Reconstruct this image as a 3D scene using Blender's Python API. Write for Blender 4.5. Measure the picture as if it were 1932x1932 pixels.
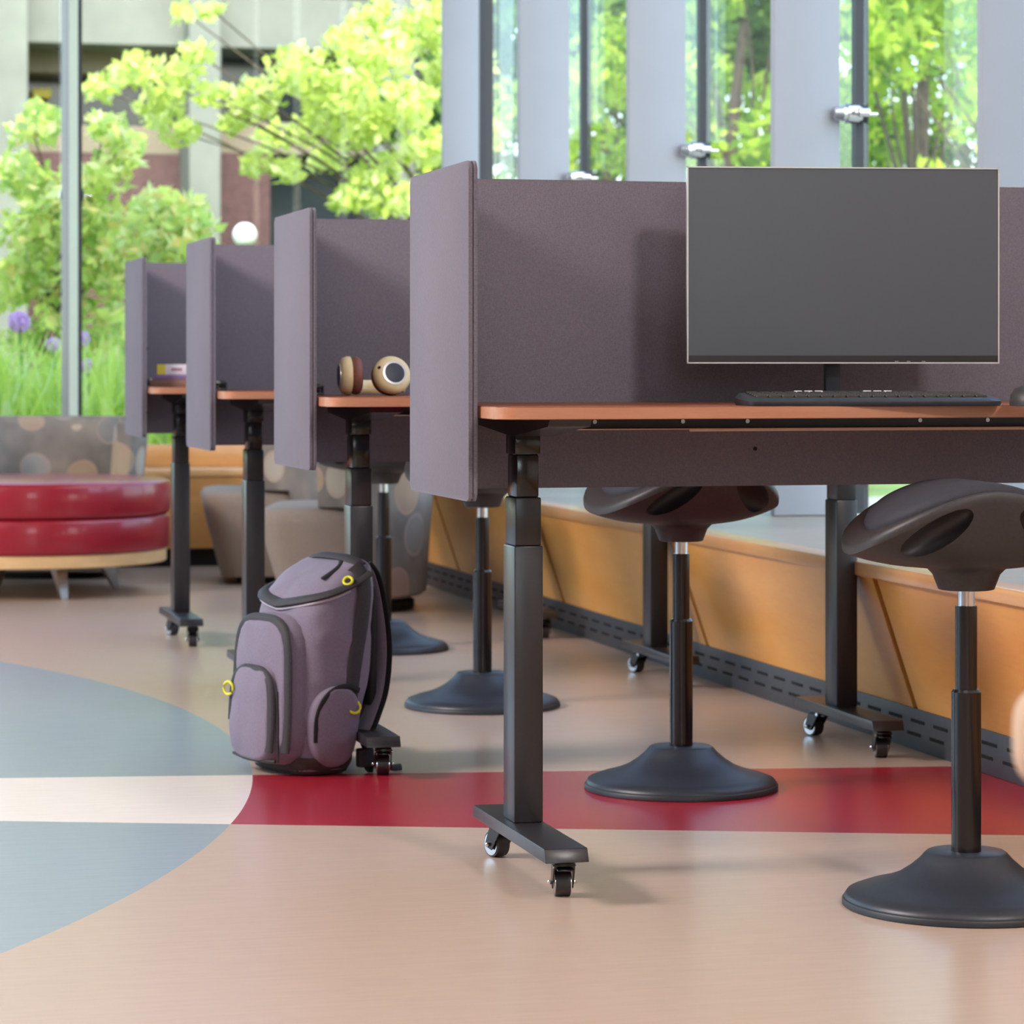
import bpy, bmesh, math, random
import numpy as np
from mathutils import Vector, Matrix, Euler

for o in list(bpy.data.objects):
    bpy.data.objects.remove(o, do_unlink=True)
SC = bpy.context.scene
COL = SC.collection
PI = math.pi
random.seed(7)
rng = np.random.default_rng(7)

# ------------------------------------------------------------------ camera
F, CX, CY, H = 5500.0, 966.0, 690.0, 0.814          # focal length, principal column, horizon row (1932 px frame), eye height
TH = math.atan(1386.0 / F)                            # the camera looks this far right of the row direction (+Y)
C, S = math.cos(TH), math.sin(TH)
cam = bpy.data.cameras.new('camera')
cam.sensor_width = 36.0
cam.lens = F / 1932.0 * 36.0
cam.shift_y = -(966.0 - CY) / 1932.0
cam.clip_start, cam.clip_end = 0.05, 300
cam.dof.use_dof = True
cam.dof.focus_distance = 4.6
cam.dof.aperture_fstop = 9.5
co = bpy.data.objects.new('camera', cam)
COL.objects.link(co)
co.location = (0, 0, H)
co.rotation_euler = (PI / 2, 0, -TH)
SC.camera = co

# ------------------------------------------------------------------ sky, sun, room lamp, added fill lights, exposure
world = bpy.data.worlds.new('sky')
SC.world = world
world.use_nodes = True
nt = world.node_tree
nt.nodes.clear()
sky = nt.nodes.new('ShaderNodeTexSky')
sky.sky_type = 'NISHITA'
sky.sun_disc = False
sky.sun_elevation = math.radians(52)
sky.sun_rotation = math.radians(180)
sky.air_density = 1.0
sky.dust_density = 2.5
bg = nt.nodes.new('ShaderNodeBackground')
bg.inputs['Strength'].default_value = 0.85
wo = nt.nodes.new('ShaderNodeOutputWorld')
nt.links.new(sky.outputs[0], bg.inputs['Color'])
nt.links.new(bg.outputs[0], wo.inputs['Surface'])

def lamp(name, kind, loc, energy, color, size=1.0, sy=None, direction=(0, 0, -1)):
    d = bpy.data.lights.new(name, kind)
    d.energy = energy
    d.color = color
    if kind == 'AREA':
        d.shape = 'RECTANGLE' if sy else 'DISK'
        d.size = size
        if sy: d.size_y = sy
    if kind == 'SUN':
        d.angle = math.radians(0.6)
    o = bpy.data.objects.new(name, d)
    COL.objects.link(o)
    o.location = loc
    o.rotation_euler = Vector(direction).to_track_quat('-Z', 'Y').to_euler()
    return o

lamp('sun', 'SUN', (0, -20, 30), 2.6, (1.0, 0.95, 0.86), direction=(0.03, 1.0, -1.35))
lamp('ceiling_downlight', 'AREA', (2.7, -1.25, 4.65), 280, (1.0, 0.94, 0.91), 0.9, direction=(-1.1, 5.8, -3.5))
lamp('ceiling_fill_light', 'AREA', (0.2, 1.0, 4.65), 30, (1.0, 0.90, 0.82), 2.4, 3.0)  # unseen overhead fill, added to lift the near part of the room
lamp('ceiling_fill_light', 'AREA', (-4.8, 4.9, 4.4), 640, (1.0, 0.88, 0.86), 2.0, 1.6, direction=(1.0, 0.12, -0.62))  # unseen lamp added and tilted to brighten the outer faces of the side screens
SC.view_settings.view_transform = 'Standard'
SC.view_settings.look = 'None'
SC.view_settings.gamma = 1
SC.view_settings.use_curve_mapping = False
SC.view_settings.exposure = 0.15

# ------------------------------------------------------------------ placing helpers
def at(px, D, py=None):
    """Photo column px (and row py) at depth D -> world X, Y (, Z)."""
    xc = (px - CX) * D / F
    r = (xc * C + D * S, -xc * S + D * C)
    return r if py is None else r + (H - (py - CY) * D / F,)

def wy(px, py, Y):
    """Where the sight line of a photo point crosses the vertical plane y = Y."""
    D = Y / (C - (px - CX) / F * S)
    return at(px, D, py)

# ------------------------------------------------------------------ materials
def lin(c):
    return tuple((v / 12.92 if v <= 0.04045 else ((v + 0.055) / 1.055) ** 2.4) for v in c)

def rgb(r, g, b):
    return lin((r / 255, g / 255, b / 255)) + (1,)

class Mat:
    def __init__(self, name):
        self.m = bpy.data.materials.new(name)
        self.m.use_nodes = True
        self.t = self.m.node_tree
        self.b = self.t.nodes['Principled BSDF']
        self.out = self.t.nodes['Material Output']
    def n(self, kind, **kw):
        x = self.t.nodes.new(kind)
        for k, v in kw.items():
            setattr(x, k, v)
        return x
    def l(self, a, b):
        self.t.links.new(a, b)
    def math(self, op, a, b=None):
        x = self.n('ShaderNodeMath', operation=op)
        for i, v in enumerate((a, b)):
            if v is None: continue
            if hasattr(v, 'is_linked') or hasattr(v, 'links'): self.l(v, x.inputs[i])
            else: x.inputs[i].default_value = v
        return x.outputs[0]
    def mix(self, f, a, b, mode='MIX'):
        x = self.n('ShaderNodeMix', data_type='RGBA', blend_type=mode)
        for s, v in ((x.inputs[0], f), (x.inputs[6], a), (x.inputs[7], b)):
            if hasattr(v, 'links'): self.l(v, s)
            else: s.default_value = v
        return x.outputs[2]
    def coords(self, scale=(1, 1, 1), kind='Object'):
        tc = self.n('ShaderNodeTexCoord')
        mp = self.n('ShaderNodeMapping')
        mp.inputs['Scale'].default_value = scale
        self.l(tc.outputs[kind], mp.inputs[0])
        return mp.outputs[0]
    def noise(self, scale, vec=None, detail=3, rough=0.55):
        x = self.n('ShaderNodeTexNoise')
        x.inputs['Scale'].default_value = scale
        x.inputs['Detail'].default_value = detail
        x.inputs['Roughness'].default_value = rough
        if vec is not None: self.l(vec, x.inputs['Vector'])
        return x.outputs[0]
    def ramp(self, fac, stops):
        x = self.n('ShaderNodeValToRGB')
        e = x.color_ramp.elements
        while len(e) < len(stops): e.new(0.5)
        for q, (p, c) in zip(e, stops):
            q.position = p
            q.color = c
        self.l(fac, x.inputs[0])
        return x.outputs[0]
    def bump(self, h, strength=0.3, dist=0.002):
        x = self.n('ShaderNodeBump')
        x.inputs['Strength'].default_value = strength
        x.inputs['Distance'].default_value = dist
        self.l(h, x.inputs['Height'])
        self.l(x.outputs[0], self.b.inputs['Normal'])

def plain(name, col, rough=0.5, metal=0.0, var=0.08, scale=30, spec=0.5, bump=0.0, stretch=(1, 1, 1), coat=0.0):
    M = Mat(name)
    v = M.coords(stretch)
    nz = M.noise(scale, v)
    dark = tuple(c * (1 - var) for c in col[:3]) + (1,)
    light = tuple(min(1, c * (1 + var)) for c in col[:3]) + (1,)
    M.l(M.ramp(nz, [(0.3, dark), (0.7, light)]), M.b.inputs['Base Color'])
    M.b.inputs['Roughness'].default_value = rough
    M.b.inputs['Metallic'].default_value = metal
    M.b.inputs['Specular IOR Level'].default_value = spec
    M.b.inputs['Coat Weight'].default_value = coat
    if bump: M.bump(nz, bump, 0.003)
    return M.m

def weave(name, a, b, scale=260, rough=0.95):
    """Fabric of fine crossed threads in two colours."""
    M = Mat(name)
    h = M.noise(1.0, M.coords((scale * 0.25, scale * 0.25, scale * 1.6)), 2)
    v = M.noise(1.0, M.coords((scale * 1.6, scale * 1.6, scale * 0.25)), 2)
    big = M.noise(5.0, M.coords(), 2)
    f = M.math('MULTIPLY', M.math('ADD', h, v), 0.5)
    f = M.math('ADD', f, M.math('MULTIPLY', M.math('SUBTRACT', big, 0.5), 0.15))
    M.l(M.ramp(f, [(0.36, a), (0.64, b)]), M.b.inputs['Base Color'])
    M.b.inputs['Roughness'].default_value = rough
    M.b.inputs['Specular IOR Level'].default_value = 0.15
    M.b.inputs['Sheen Weight'].default_value = 0.15
    M.bump(f, 0.35, 0.001)
    return M.m

def wood(name, a, b, stretch=(1, 14, 14), scale=3.0, rough=0.4, coat=0.0):
    M = Mat(name)
    w = M.noise(scale, M.coords(stretch), 5, 0.6)
    g = M.noise(scale * 9, M.coords(stretch), 2)
    f = M.math('ADD', M.math('MULTIPLY', w, 0.75), M.math('MULTIPLY', g, 0.25))
    M.l(M.ramp(f, [(0.3, a), (0.7, b)]), M.b.inputs['Base Color'])
    M.b.inputs['Roughness'].default_value = rough
    M.b.inputs['Coat Weight'].default_value = coat
    M.b.inputs['Coat Roughness'].default_value = 0.15
    return M.m

def leafmat(name, cols, trans=0.45):
    M = Mat(name)
    gi = M.n('ShaderNodeNewGeometry')
    n = len(cols)
    col = M.ramp(gi.outputs['Random Per Island'], [(i / max(1, n - 1), c) for i, c in enumerate(cols)])
    d = M.n('ShaderNodeBsdfDiffuse')
    t = M.n('ShaderNodeBsdfTranslucent')
    mx = M.n('ShaderNodeMixShader')
    mx.inputs[0].default_value = trans
    M.l(col, d.inputs[0])
    M.l(col, t.inputs[0])
    M.l(d.outputs[0], mx.inputs[1])
    M.l(t.outputs[0], mx.inputs[2])
    M.l(mx.outputs[0], M.out.inputs['Surface'])
    return M.m

def glassmat(name, tint, refl=0.06):
    M = Mat(name)
    t = M.n('ShaderNodeBsdfTransparent')
    t.inputs[0].default_value = tint
    g = M.n('ShaderNodeBsdfGlossy')
    g.inputs['Roughness'].default_value = 0.02
    gi = M.n('ShaderNodeNewGeometry')
    vd = M.n('ShaderNodeVectorMath', operation='DOT_PRODUCT')
    M.l(gi.outputs['Normal'], vd.inputs[0])
    M.l(gi.outputs['Incoming'], vd.inputs[1])
    k = M.math('SUBTRACT', 1.0, M.math('ABSOLUTE', vd.outputs['Value']))
    nz = M.noise(0.6, M.coords(), 1)
    f = M.math('ADD', M.math('MULTIPLY', M.math('POWER', k, 5.0), 0.5), M.math('ADD', 0.015, M.math('MULTIPLY', nz, 0.006)))
    mx = M.n('ShaderNodeMixShader')
    M.l(f, mx.inputs[0])
    M.l(t.outputs[0], mx.inputs[1])
    M.l(g.outputs[0], mx.inputs[2])
    M.l(mx.outputs[0], M.out.inputs['Surface'])
    return M.m

def floormat():
    M = Mat('marbled_linoleum')
    tc = M.n('ShaderNodeTexCoord')
    sp = M.n('ShaderNodeSeparateXYZ')
    M.l(tc.outputs['Object'], sp.inputs[0])
    x, y = sp.outputs[0], sp.outputs[1]
    dx, dy = M.math('ADD', x, 3.3425), M.math('SUBTRACT', y, 6.3841)
    r = M.math('SQRT', M.math('ADD', M.math('MULTIPLY', dx, dx), M.math('MULTIPLY', dy, dy)))
    disc = M.math('LESS_THAN', r, 4.3059)
    up = M.math('ADD', 5.827, M.math('MULTIPLY', M.math('SUBTRACT', x, 0.426), -0.160))
    lo = M.math('ADD', 5.278, M.math('MULTIPLY', M.math('SUBTRACT', x, 0.386), -0.348))
    band = M.math('MULTIPLY', M.math('LESS_THAN', y, up), M.math('GREATER_THAN', y, lo))
    base = M.mix(disc, FLOOR['tan'], FLOOR['blue'])
    bandc = M.mix(disc, FLOOR['red'], FLOOR['cream'])
    col = M.mix(band, base, bandc)
    st = M.noise(1.0, M.coords((7, 90, 7)), 3, 0.5)
    sm = M.noise(26.0, M.coords(), 3)
    f = M.math('ADD', M.math('MULTIPLY', st, 0.7), M.math('MULTIPLY', sm, 0.3))
    mar = M.ramp(f, [(0.2, (0.93, 0.93, 0.93, 1)), (0.8, (1.06, 1.06, 1.06, 1))])
    M.l(M.mix(1.0, col, mar, 'MULTIPLY'), M.b.inputs['Base Color'])
    M.b.inputs['Roughness'].default_value = 0.27
    M.b.inputs['Specular IOR Level'].default_value = 0.5
    return M.m

def circlefabric():
    M = Mat('circle_pattern_fabric')
    v = M.coords((5.6, 5.6, 5.6))
    vo = M.n('ShaderNodeTexVoronoi')
    vo.inputs['Scale'].default_value = 1.0
    vo.inputs['Randomness'].default_value = 0.55
    M.l(v, vo.inputs['Vector'])
    sp = M.n('ShaderNodeSeparateColor')
    M.l(vo.outputs['Color'], sp.inputs[0])
    cell = M.ramp(sp.outputs[0], [(0.0, rgb(92, 94, 100)), (0.3, rgb(190, 182, 168)), (0.5, rgb(206, 192, 170)), (0.72, rgb(160, 104, 96)), (0.86, rgb(182, 158, 120)), (1.0, rgb(150, 156, 162))])
    inside = M.math('LESS_THAN', vo.outputs['Distance'], 0.42)
    ring = M.math('MULTIPLY', M.math('GREATER_THAN', vo.outputs['Distance'], 0.36), inside)
    base = M.ramp(M.noise(1.2, v, 2), [(0.3, rgb(104, 97, 91)), (0.7, rgb(138, 128, 118))])
    col = M.mix(inside, base, M.mix(0.55, base, cell))
    col = M.mix(M.math('MULTIPLY', ring, 0.4), col, rgb(166, 140, 124))
    M.l(col, M.b.inputs['Base Color'])
    M.b.inputs['Roughness'].default_value = 0.85
    M.bump(M.noise(60, v), 0.2, 0.001)
    return M.m

FLOOR = dict(tan=rgb(188, 165, 147), blue=rgb(146, 158, 166), cream=rgb(230, 218, 210), red=rgb(160, 32, 48))
MT = dict(
    floor=floormat(),
    wallpaint=plain('white_wall_paint', rgb(215, 212, 206), 0.9, scale=8, var=0.02),
    ceiling=plain('ceiling_paint', rgb(205, 202, 198), 0.95, scale=6, var=0.02),
    fin=plain('pale_grey_painted_metal', rgb(152, 157, 167), 0.55, scale=4, var=0.02),
    glass=glassmat('window_glass', (0.93, 0.965, 0.95, 1)),
    rubber=plain('black_gasket', rgb(32, 36, 42), 0.5, scale=40),
    chrome=plain('chrome', rgb(215, 215, 220), 0.18, 1.0, scale=20, var=0.03),
    steel=plain('brushed_steel', rgb(180, 182, 186), 0.3, 1.0, scale=20, var=0.05),
    maple=wood('maple_panel', rgb(212, 144, 66), rgb(226, 166, 88), (6, 1.2, 6), 2.0, 0.35, 0.2),
    mapleedge=wood('maple_ledge', rgb(196, 138, 84), rgb(214, 164, 112), (6, 1.2, 6), 2.0, 0.3, 0.3),
    mapleback=wood('maple_bench_wood', rgb(180, 122, 62), rgb(204, 148, 86), (1.2, 6, 6), 2.0, 0.35, 0.2),
    toe=plain('black_toe_kick', rgb(26, 22, 20), 0.7),
    grille=plain('grey_vent_metal', rgb(62, 64, 68), 0.5, 0.2, scale=50),
    slot=plain('vent_opening_black', rgb(8, 8, 9), 0.9),
    black=plain('black_powder_coat', rgb(38, 35, 38), 0.34, 0.0, scale=120, var=0.12, bump=0.05),
    blackgloss=plain('glossy_black_metal', rgb(24, 21, 24), 0.17, 0.0, scale=30),
    plastic=plain('matte_black_plastic', rgb(50, 46, 47), 0.5, scale=160, var=0.15, bump=0.05),
    plasticblue=plain('dark_slate_plastic', rgb(42, 46, 54), 0.42, scale=120, var=0.1),
    cushion=plain('dark_seat_foam', rgb(42, 41, 50), 0.75, scale=200, var=0.2, bump=0.1),
    tread=plain('dark_rubber_tread', rgb(44, 40, 44), 0.45, scale=80),
    screenfab=weave('grey_panel_fabric', rgb(98, 92, 101), rgb(119, 112, 121), 800),
    cherry=wood('cherry_laminate', rgb(120, 66, 44), rgb(150, 86, 58), (2, 20, 20), 3.0, 0.32),
    cherryedge=wood('cherry_edge_band', rgb(168, 110, 82), rgb(186, 128, 98), (2, 20, 20), 3.0, 0.35),
    redvinyl=plain('red_vinyl', rgb(146, 20, 38), 0.30, scale=40, var=0.05, coat=0.25),
    birch=wood('pale_birch', rgb(206, 164, 112), rgb(224, 186, 134), (3, 3, 12), 3.0, 0.45),
    circles=circlefabric(),
    taupe=plain('taupe_upholstery', rgb(140, 125, 112), 0.85, scale=150, var=0.08, bump=0.1),
    cream=plain('cream_upholstery', rgb(202, 172, 146), 0.8, scale=120, var=0.05),
    bag=weave('lavender_grey_nylon', rgb(108, 99, 115), rgb(128, 118, 134), 900, 0.6),
    bagdark=plain('charcoal_bag_trim', rgb(46, 42, 46), 0.7, scale=200, var=0.2, bump=0.15),
    bagblack=plain('black_webbing', rgb(20, 19, 21), 0.8, scale=300, var=0.2),
    bagbase=plain('brown_black_bag_base', rgb(58, 50, 46), 0.8, scale=100, var=0.15),
    piping=plain('pale_grey_piping', rgb(172, 164, 172), 0.6),
    yellow=plain('neon_yellow_cord', rgb(214, 208, 40), 0.5, scale=90),
    phonecream=plain('cream_headphone_plastic', rgb(226, 204, 160), 0.4),
    phonebrown=plain('brown_leather_pad', rgb(124, 74, 62), 0.6, scale=80),
    navy=plain('navy_disc', rgb(30, 36, 56), 0.45),
    bezel=plain('silver_bezel', rgb(196, 192, 192), 0.35, 0.6),
    panelglass=plain('monitor_panel', rgb(56, 60, 70), 0.36, scale=3, var=0.02, spec=0.8),
    chin=plain('monitor_chin', rgb(34, 30, 30), 0.3),
    lipglint=plain('tan_lip_highlight', rgb(206, 172, 152), 0.4),  # reflected highlight along the beam's lower edge, painted as a tan colour
    keywhite=plain('white_key_marks', rgb(230, 232, 236), 0.5),
    bookyellow=plain('yellow_book_spine', rgb(200, 180, 60), 0.6),
    bookwhite=plain('white_book_cover', rgb(214, 206, 214), 0.6),
    bookpurple=plain('purple_book_cover', rgb(120, 96, 140), 0.6),
    bookbrown=plain('brown_book_cover', rgb(124, 92, 78), 0.6),
    paper=plain('book_pages', rgb(196, 184, 166), 0.9, stretch=(1, 1, 40), scale=10),
    inkred=plain('dark_red_ink', rgb(130, 60, 90), 0.7),
    concrete=plain('weathered_concrete', rgb(122, 124, 114), 0.9, scale=2.5, var=0.12),
    concretebeige=plain('beige_soffit_panel', rgb(134, 122, 104), 0.9, scale=2, var=0.06),
    brick=plain('maroon_brick', rgb(92, 66, 64), 0.9, scale=14, var=0.2),
    darkglass=plain('dark_window_glass', rgb(44, 50, 58), 0.15, scale=2),
    bark=plain('grey_bark', rgb(92, 80, 68), 0.95, scale=18, var=0.3, bump=0.5),
    ground=plain('garden_soil_and_lawn', rgb(96, 120, 60), 0.95, scale=3, var=0.35),
    globe=plain('white_globe', rgb(240, 240, 236), 0.3),
    purple=plain('purple_allium', rgb(206, 166, 228), 0.7, scale=60, var=0.2),
    palelilac=plain('pale_lilac_allium', rgb(214, 190, 222), 0.7, scale=60, var=0.15),
    stem=plain('green_stem', rgb(96, 140, 60), 0.7),
    maplel=leafmat('bright_maple_leaves', [rgb(204, 218, 112), rgb(220, 230, 140), rgb(186, 206, 92), rgb(234, 238, 180)]),
    shrubl=leafmat('shrub_leaves', [rgb(196, 218, 112), rgb(222, 234, 142), rgb(158, 194, 100), rgb(238, 242, 186), rgb(228, 208, 124)]),
    treel=leafmat('tree_leaves', [rgb(150, 186, 68), rgb(184, 208, 78), rgb(112, 152, 62), rgb(206, 218, 96)], 0.45),
    darkl=leafmat('dark_tree_leaves', [rgb(92, 128, 64), rgb(118, 152, 70), rgb(74, 106, 60), rgb(144, 176, 84)], 0.4),
    grassl=leafmat('grass_blades', [rgb(202, 226, 104), rgb(220, 236, 130), rgb(178, 210, 92), rgb(236, 244, 190)], 0.5),
)

# ------------------------------------------------------------------ mesh helpers
def new():
    return bmesh.new()

def box(bm, x0, x1, y0, y1, z0, z1, bev=0.0, seg=2, M=None):
    t = bmesh.new()
    bmesh.ops.create_cube(t, size=1.0)
    for v in t.verts:
        v.co = Vector(((x0 + x1) / 2 + v.co.x * (x1 - x0), (y0 + y1) / 2 + v.co.y * (y1 - y0), (z0 + z1) / 2 + v.co.z * (z1 - z0)))
    if bev > 0:
        bmesh.ops.bevel(t, geom=t.edges[:], offset=bev, segments=seg, profile=0.5, affect='EDGES')
    merge(bm, t, M)

def merge(bm, t, M=None):
    if M is not None:
        bmesh.ops.transform(t, matrix=M, verts=t.verts)
    vm = {}
    for v in t.verts:
        vm[v] = bm.verts.new(v.co)
    for f in t.faces:
        try: bm.faces.new([vm[v] for v in f.verts])
        except ValueError: pass
    t.free()

def frame_of(d):
    d = Vector(d).normalized()
    a = Vector((0, 0, 1)) if abs(d.z) < 0.9 else Vector((1, 0, 0))
    u = d.cross(a).normalized()
    return u, d.cross(u).normalized()

def ringed(bm, rings, closed=True, cap=True):
    """Skin a list of rings (each a list of points)."""
    R = [[bm.verts.new(p) for p in r] for r in rings]
    n = len(R[0])
    for a, b in zip(R[:-1], R[1:]):
        for i in range(n if closed else n - 1):
            j = (i + 1) % n
            bm.faces.new((a[i], a[j], b[j], b[i]))
    if cap and closed:
        bm.faces.new(list(reversed(R[0])))
        bm.faces.new(R[-1])

def cyl(bm, p0, p1, r0, r1=None, seg=20):
    r1 = r0 if r1 is None else r1
    p0, p1 = Vector(p0), Vector(p1)
    u, v = frame_of(p1 - p0)
    ringed(bm, [[p + (u * math.cos(2 * PI * i / seg) + v * math.sin(2 * PI * i / seg)) * r for i in range(seg)] for p, r in ((p0, r0), (p1, r1))])

def tube(bm, pts, r, seg=8, closed=False, squash=1.0, nrm=None):
    """Sweep an ellipse along pts; nrm gives the thin direction at each point when squash < 1."""
    P = [Vector(p) for p in pts]
    rr = r if hasattr(r, '__len__') else [r] * len(P)
    n = len(P)
    rings = []
    for i, p in enumerate(P):
        d = (P[(i + 1) % n] - P[i - 1]) if closed else (P[min(i + 1, n - 1)] - P[max(i - 1, 0)])
        if nrm is not None:
            v = Vector(nrm[i] if isinstance(nrm, list) else nrm)
            u = d.cross(v).normalized()
            v = u.cross(d).normalized()
        else:
            u, v = frame_of(d)
        rings.append([p + (u * math.cos(2 * PI * k / seg) + v * math.sin(2 * PI * k / seg) * squash) * rr[i] for k in range(seg)])
    if closed:
        rings.append(rings[0])
        ringed(bm, rings, True, False)
        bmesh.ops.remove_doubles(bm, verts=bm.verts, dist=1e-6)
    else:
        ringed(bm, rings)

def smoothpath(pts, k=6):
    """Catmull-Rom through pts."""
    P = [Vector(p) for p in pts]
    out = []
    for i in range(len(P) - 1):
        p0, p1, p2, p3 = P[max(i - 1, 0)], P[i], P[i + 1], P[min(i + 2, len(P) - 1)]
        for j in range(k):
            t = j / k
            out.append(0.5 * ((2 * p1) + (p2 - p0) * t + (2 * p0 - 5 * p1 + 4 * p2 - p3) * t * t + (3 * p1 - p0 - 3 * p2 + p3) * t ** 3))
    out.append(P[-1])
    return out

def lathe(bm, prof, c=(0, 0, 0), seg=40, sx=1.0, sy=1.0, M=None):
    t = bmesh.new()
    rings = [[(r * math.cos(2 * PI * i / seg) * sx, r * math.sin(2 * PI * i / seg) * sy, z) for i in range(seg)] for r, z in prof]
    ringed(t, [[Vector(p) + Vector(c) for p in R] for R in rings])
    merge(bm, t, M)

def prism(bm, outline, z0, z1, bev=0.0, M=None):
    """Extrude an XY outline from z0 to z1."""
    t = bmesh.new()
    ringed(t, [[(x, y, z0) for x, y in outline], [(x, y, z1) for x, y in outline]])
    if bev:
        es = [e for e in t.edges if abs(e.verts[0].co.z - e.verts[1].co.z) < 1e-6]
        bmesh.ops.bevel(t, geom=es, offset=bev, segments=2, profile=0.5, affect='EDGES')
    merge(bm, t, M)

def rrect(x0, x1, y0, y1, r, k=6):
    out = []
    for cx, cy, a0 in ((x1 - r, y1 - r, 0), (x0 + r, y1 - r, 90), (x0 + r, y0 + r, 180), (x1 - r, y0 + r, 270)):
        for i in range(k + 1):
            a = math.radians(a0 + 90 * i / k)
            out.append((cx + r * math.cos(a), cy + r * math.sin(a)))
    return out

def blob(bm, c, r, seg=16, M=None, n=2.0):
    """Superellipsoid of half sizes r at c."""
    t = bmesh.new()
    def p(v, e): return math.copysign(abs(v) ** e, v)
    e = 2.0 / n
    rings = []
    m = seg // 2
    for j in range(1, m):
        a = -PI / 2 + PI * j / m
        rings.append([(c[0] + r[0] * p(math.cos(a), e) * p(math.cos(2 * PI * i / seg), e), c[1] + r[1] * p(math.cos(a), e) * p(math.sin(2 * PI * i / seg), e), c[2] + r[2] * p(math.sin(a), e)) for i in range(seg)])
    ringed(t, rings)
    merge(bm, t, M)

def obj(name, bm, m, parent=None, ang=40, loc=None, flat=False):
    me = bpy.data.meshes.new(name)
    bmesh.ops.recalc_face_normals(bm, faces=bm.faces)
    bm.to_mesh(me)
    bm.free()
    me.materials.append(MT[m] if isinstance(m, str) else m)
    if not flat:
        me.shade_smooth()
        me.set_sharp_from_angle(angle=math.radians(ang))
    o = bpy.data.objects.new(name, me)
    COL.objects.link(o)
    if parent: o.parent = parent
    if loc: o.location = loc
    return o

def npmesh(name, V, Fq, m, parent=None):
    """Mesh from numpy vertex and quad arrays."""
    me = bpy.data.meshes.new(name)
    me.vertices.add(len(V))
    me.vertices.foreach_set('co', np.ascontiguousarray(V, dtype=np.float32).ravel())
    nf, k = Fq.shape
    me.loops.add(nf * k)
    me.loops.foreach_set('vertex_index', np.ascontiguousarray(Fq, dtype=np.int32).ravel())
    me.polygons.add(nf)
    me.polygons.foreach_set('loop_start', np.arange(0, nf * k, k, dtype=np.int32))
    me.update(calc_edges=True)
    me.materials.append(MT[m])
    o = bpy.data.objects.new(name, me)
    COL.objects.link(o)
    if parent: o.parent = parent
    return o

def tag(o, label=None, cat=None, group=None, kind=None):
    if label: o['label'] = label
    if cat: o['category'] = cat
    if group: o['group'] = group
    if kind: o['kind'] = kind
    return o

def thing(name, label, cat, loc=(0, 0, 0), rz=0.0, group=None):
    o = bpy.data.objects.new(name, None)
    o.empty_display_size = 0.1
    COL.objects.link(o)
    o.location = loc
    o.rotation_euler = (0, 0, rz)
    return tag(o, label, cat, group)

def struct(o, label, cat):
    return tag(o, label, cat, kind='structure')

KIDS = {}
def copytree(o, loc=None, rz=None, label=None, parent=None):
    """A copy of a thing, its parts and their sub-parts."""
    c = o.copy()
    COL.objects.link(c)
    if parent: c.parent = parent
    for k in list(o.children):
        copytree(k, parent=c)
    if loc is not None: c.location = loc
    if rz is not None: c.rotation_euler = (0, 0, rz)
    if label: c['label'] = label
    return c

# ================================================================== THE SETTING
GX, GY = 2.93, 12.10            # the two glass planes
XW, Y0, ZC = -7.0, -3.5, 4.8    # left wall, rear wall, ceiling
MT['sill'] = plain('stone_sill', rgb(150, 142, 128), 0.4, scale=25, var=0.06)
MT['beigewall'] = plain('beige_wall_paint', rgb(150, 138, 126), 0.9, scale=8, var=0.02)
MT['mullion'] = plain('warm_grey_mullion', rgb(150, 143, 143), 0.6, scale=4, var=0.02)
MT['litfront'] = plain('pale_green_lit_front', rgb(188, 204, 190), 0.5, scale=4, var=0.02)  # greenish indoor light on the mullion fronts, put into the colour
MT['outside'] = plain('outer_paving', rgb(150, 150, 140), 0.9, scale=4, var=0.1)

b = new(); box(b, XW, 2.34, Y0, 11.81, -0.1, 0.0)
struct(obj('floor', b, 'floor', flat=True), 'marbled linoleum floor with blue disc, cream bar and red band', 'floor')
b = new(); box(b, XW - 0.4, GX + 0.4, Y0 - 0.2, GY + 0.4, ZC, ZC + 0.3)
struct(obj('ceiling', b, 'ceiling', flat=True), 'white ceiling of the study hall', 'ceiling')
b = new(); box(b, XW - 0.2, -0.6, Y0 - 0.2, Y0, 0, ZC); box(b, 1.1, GX + 0.2, Y0 - 0.2, Y0, 0, ZC); box(b, -0.6, 1.1, Y0 - 0.2, Y0, 0, 1.5); box(b, -0.6, 1.1, Y0 - 0.2, Y0, 3.7, ZC)
struct(obj('wall_rear', b, 'beigewall', flat=True), 'beige wall with one added window at the end of the room', 'wall')
b = new(); box(b, XW - 0.2, XW, Y0, 5.0, 0, ZC); box(b, XW - 0.2, XW, 5.0, GY, 0, 0.3); box(b, XW - 0.2, XW, 5.0, GY, 4.5, ZC)
struct(obj('wall_left', b, 'beigewall', flat=True), 'beige wall opposite the bench with a tall window', 'wall')
b = new(); box(b, GX, GX + 0.15, Y0, 4.79, 0.397, ZC)
struct(obj('wall_right_end', b, 'wallpaint', flat=True), 'white wall beyond the last glass fin', 'wall')

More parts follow.
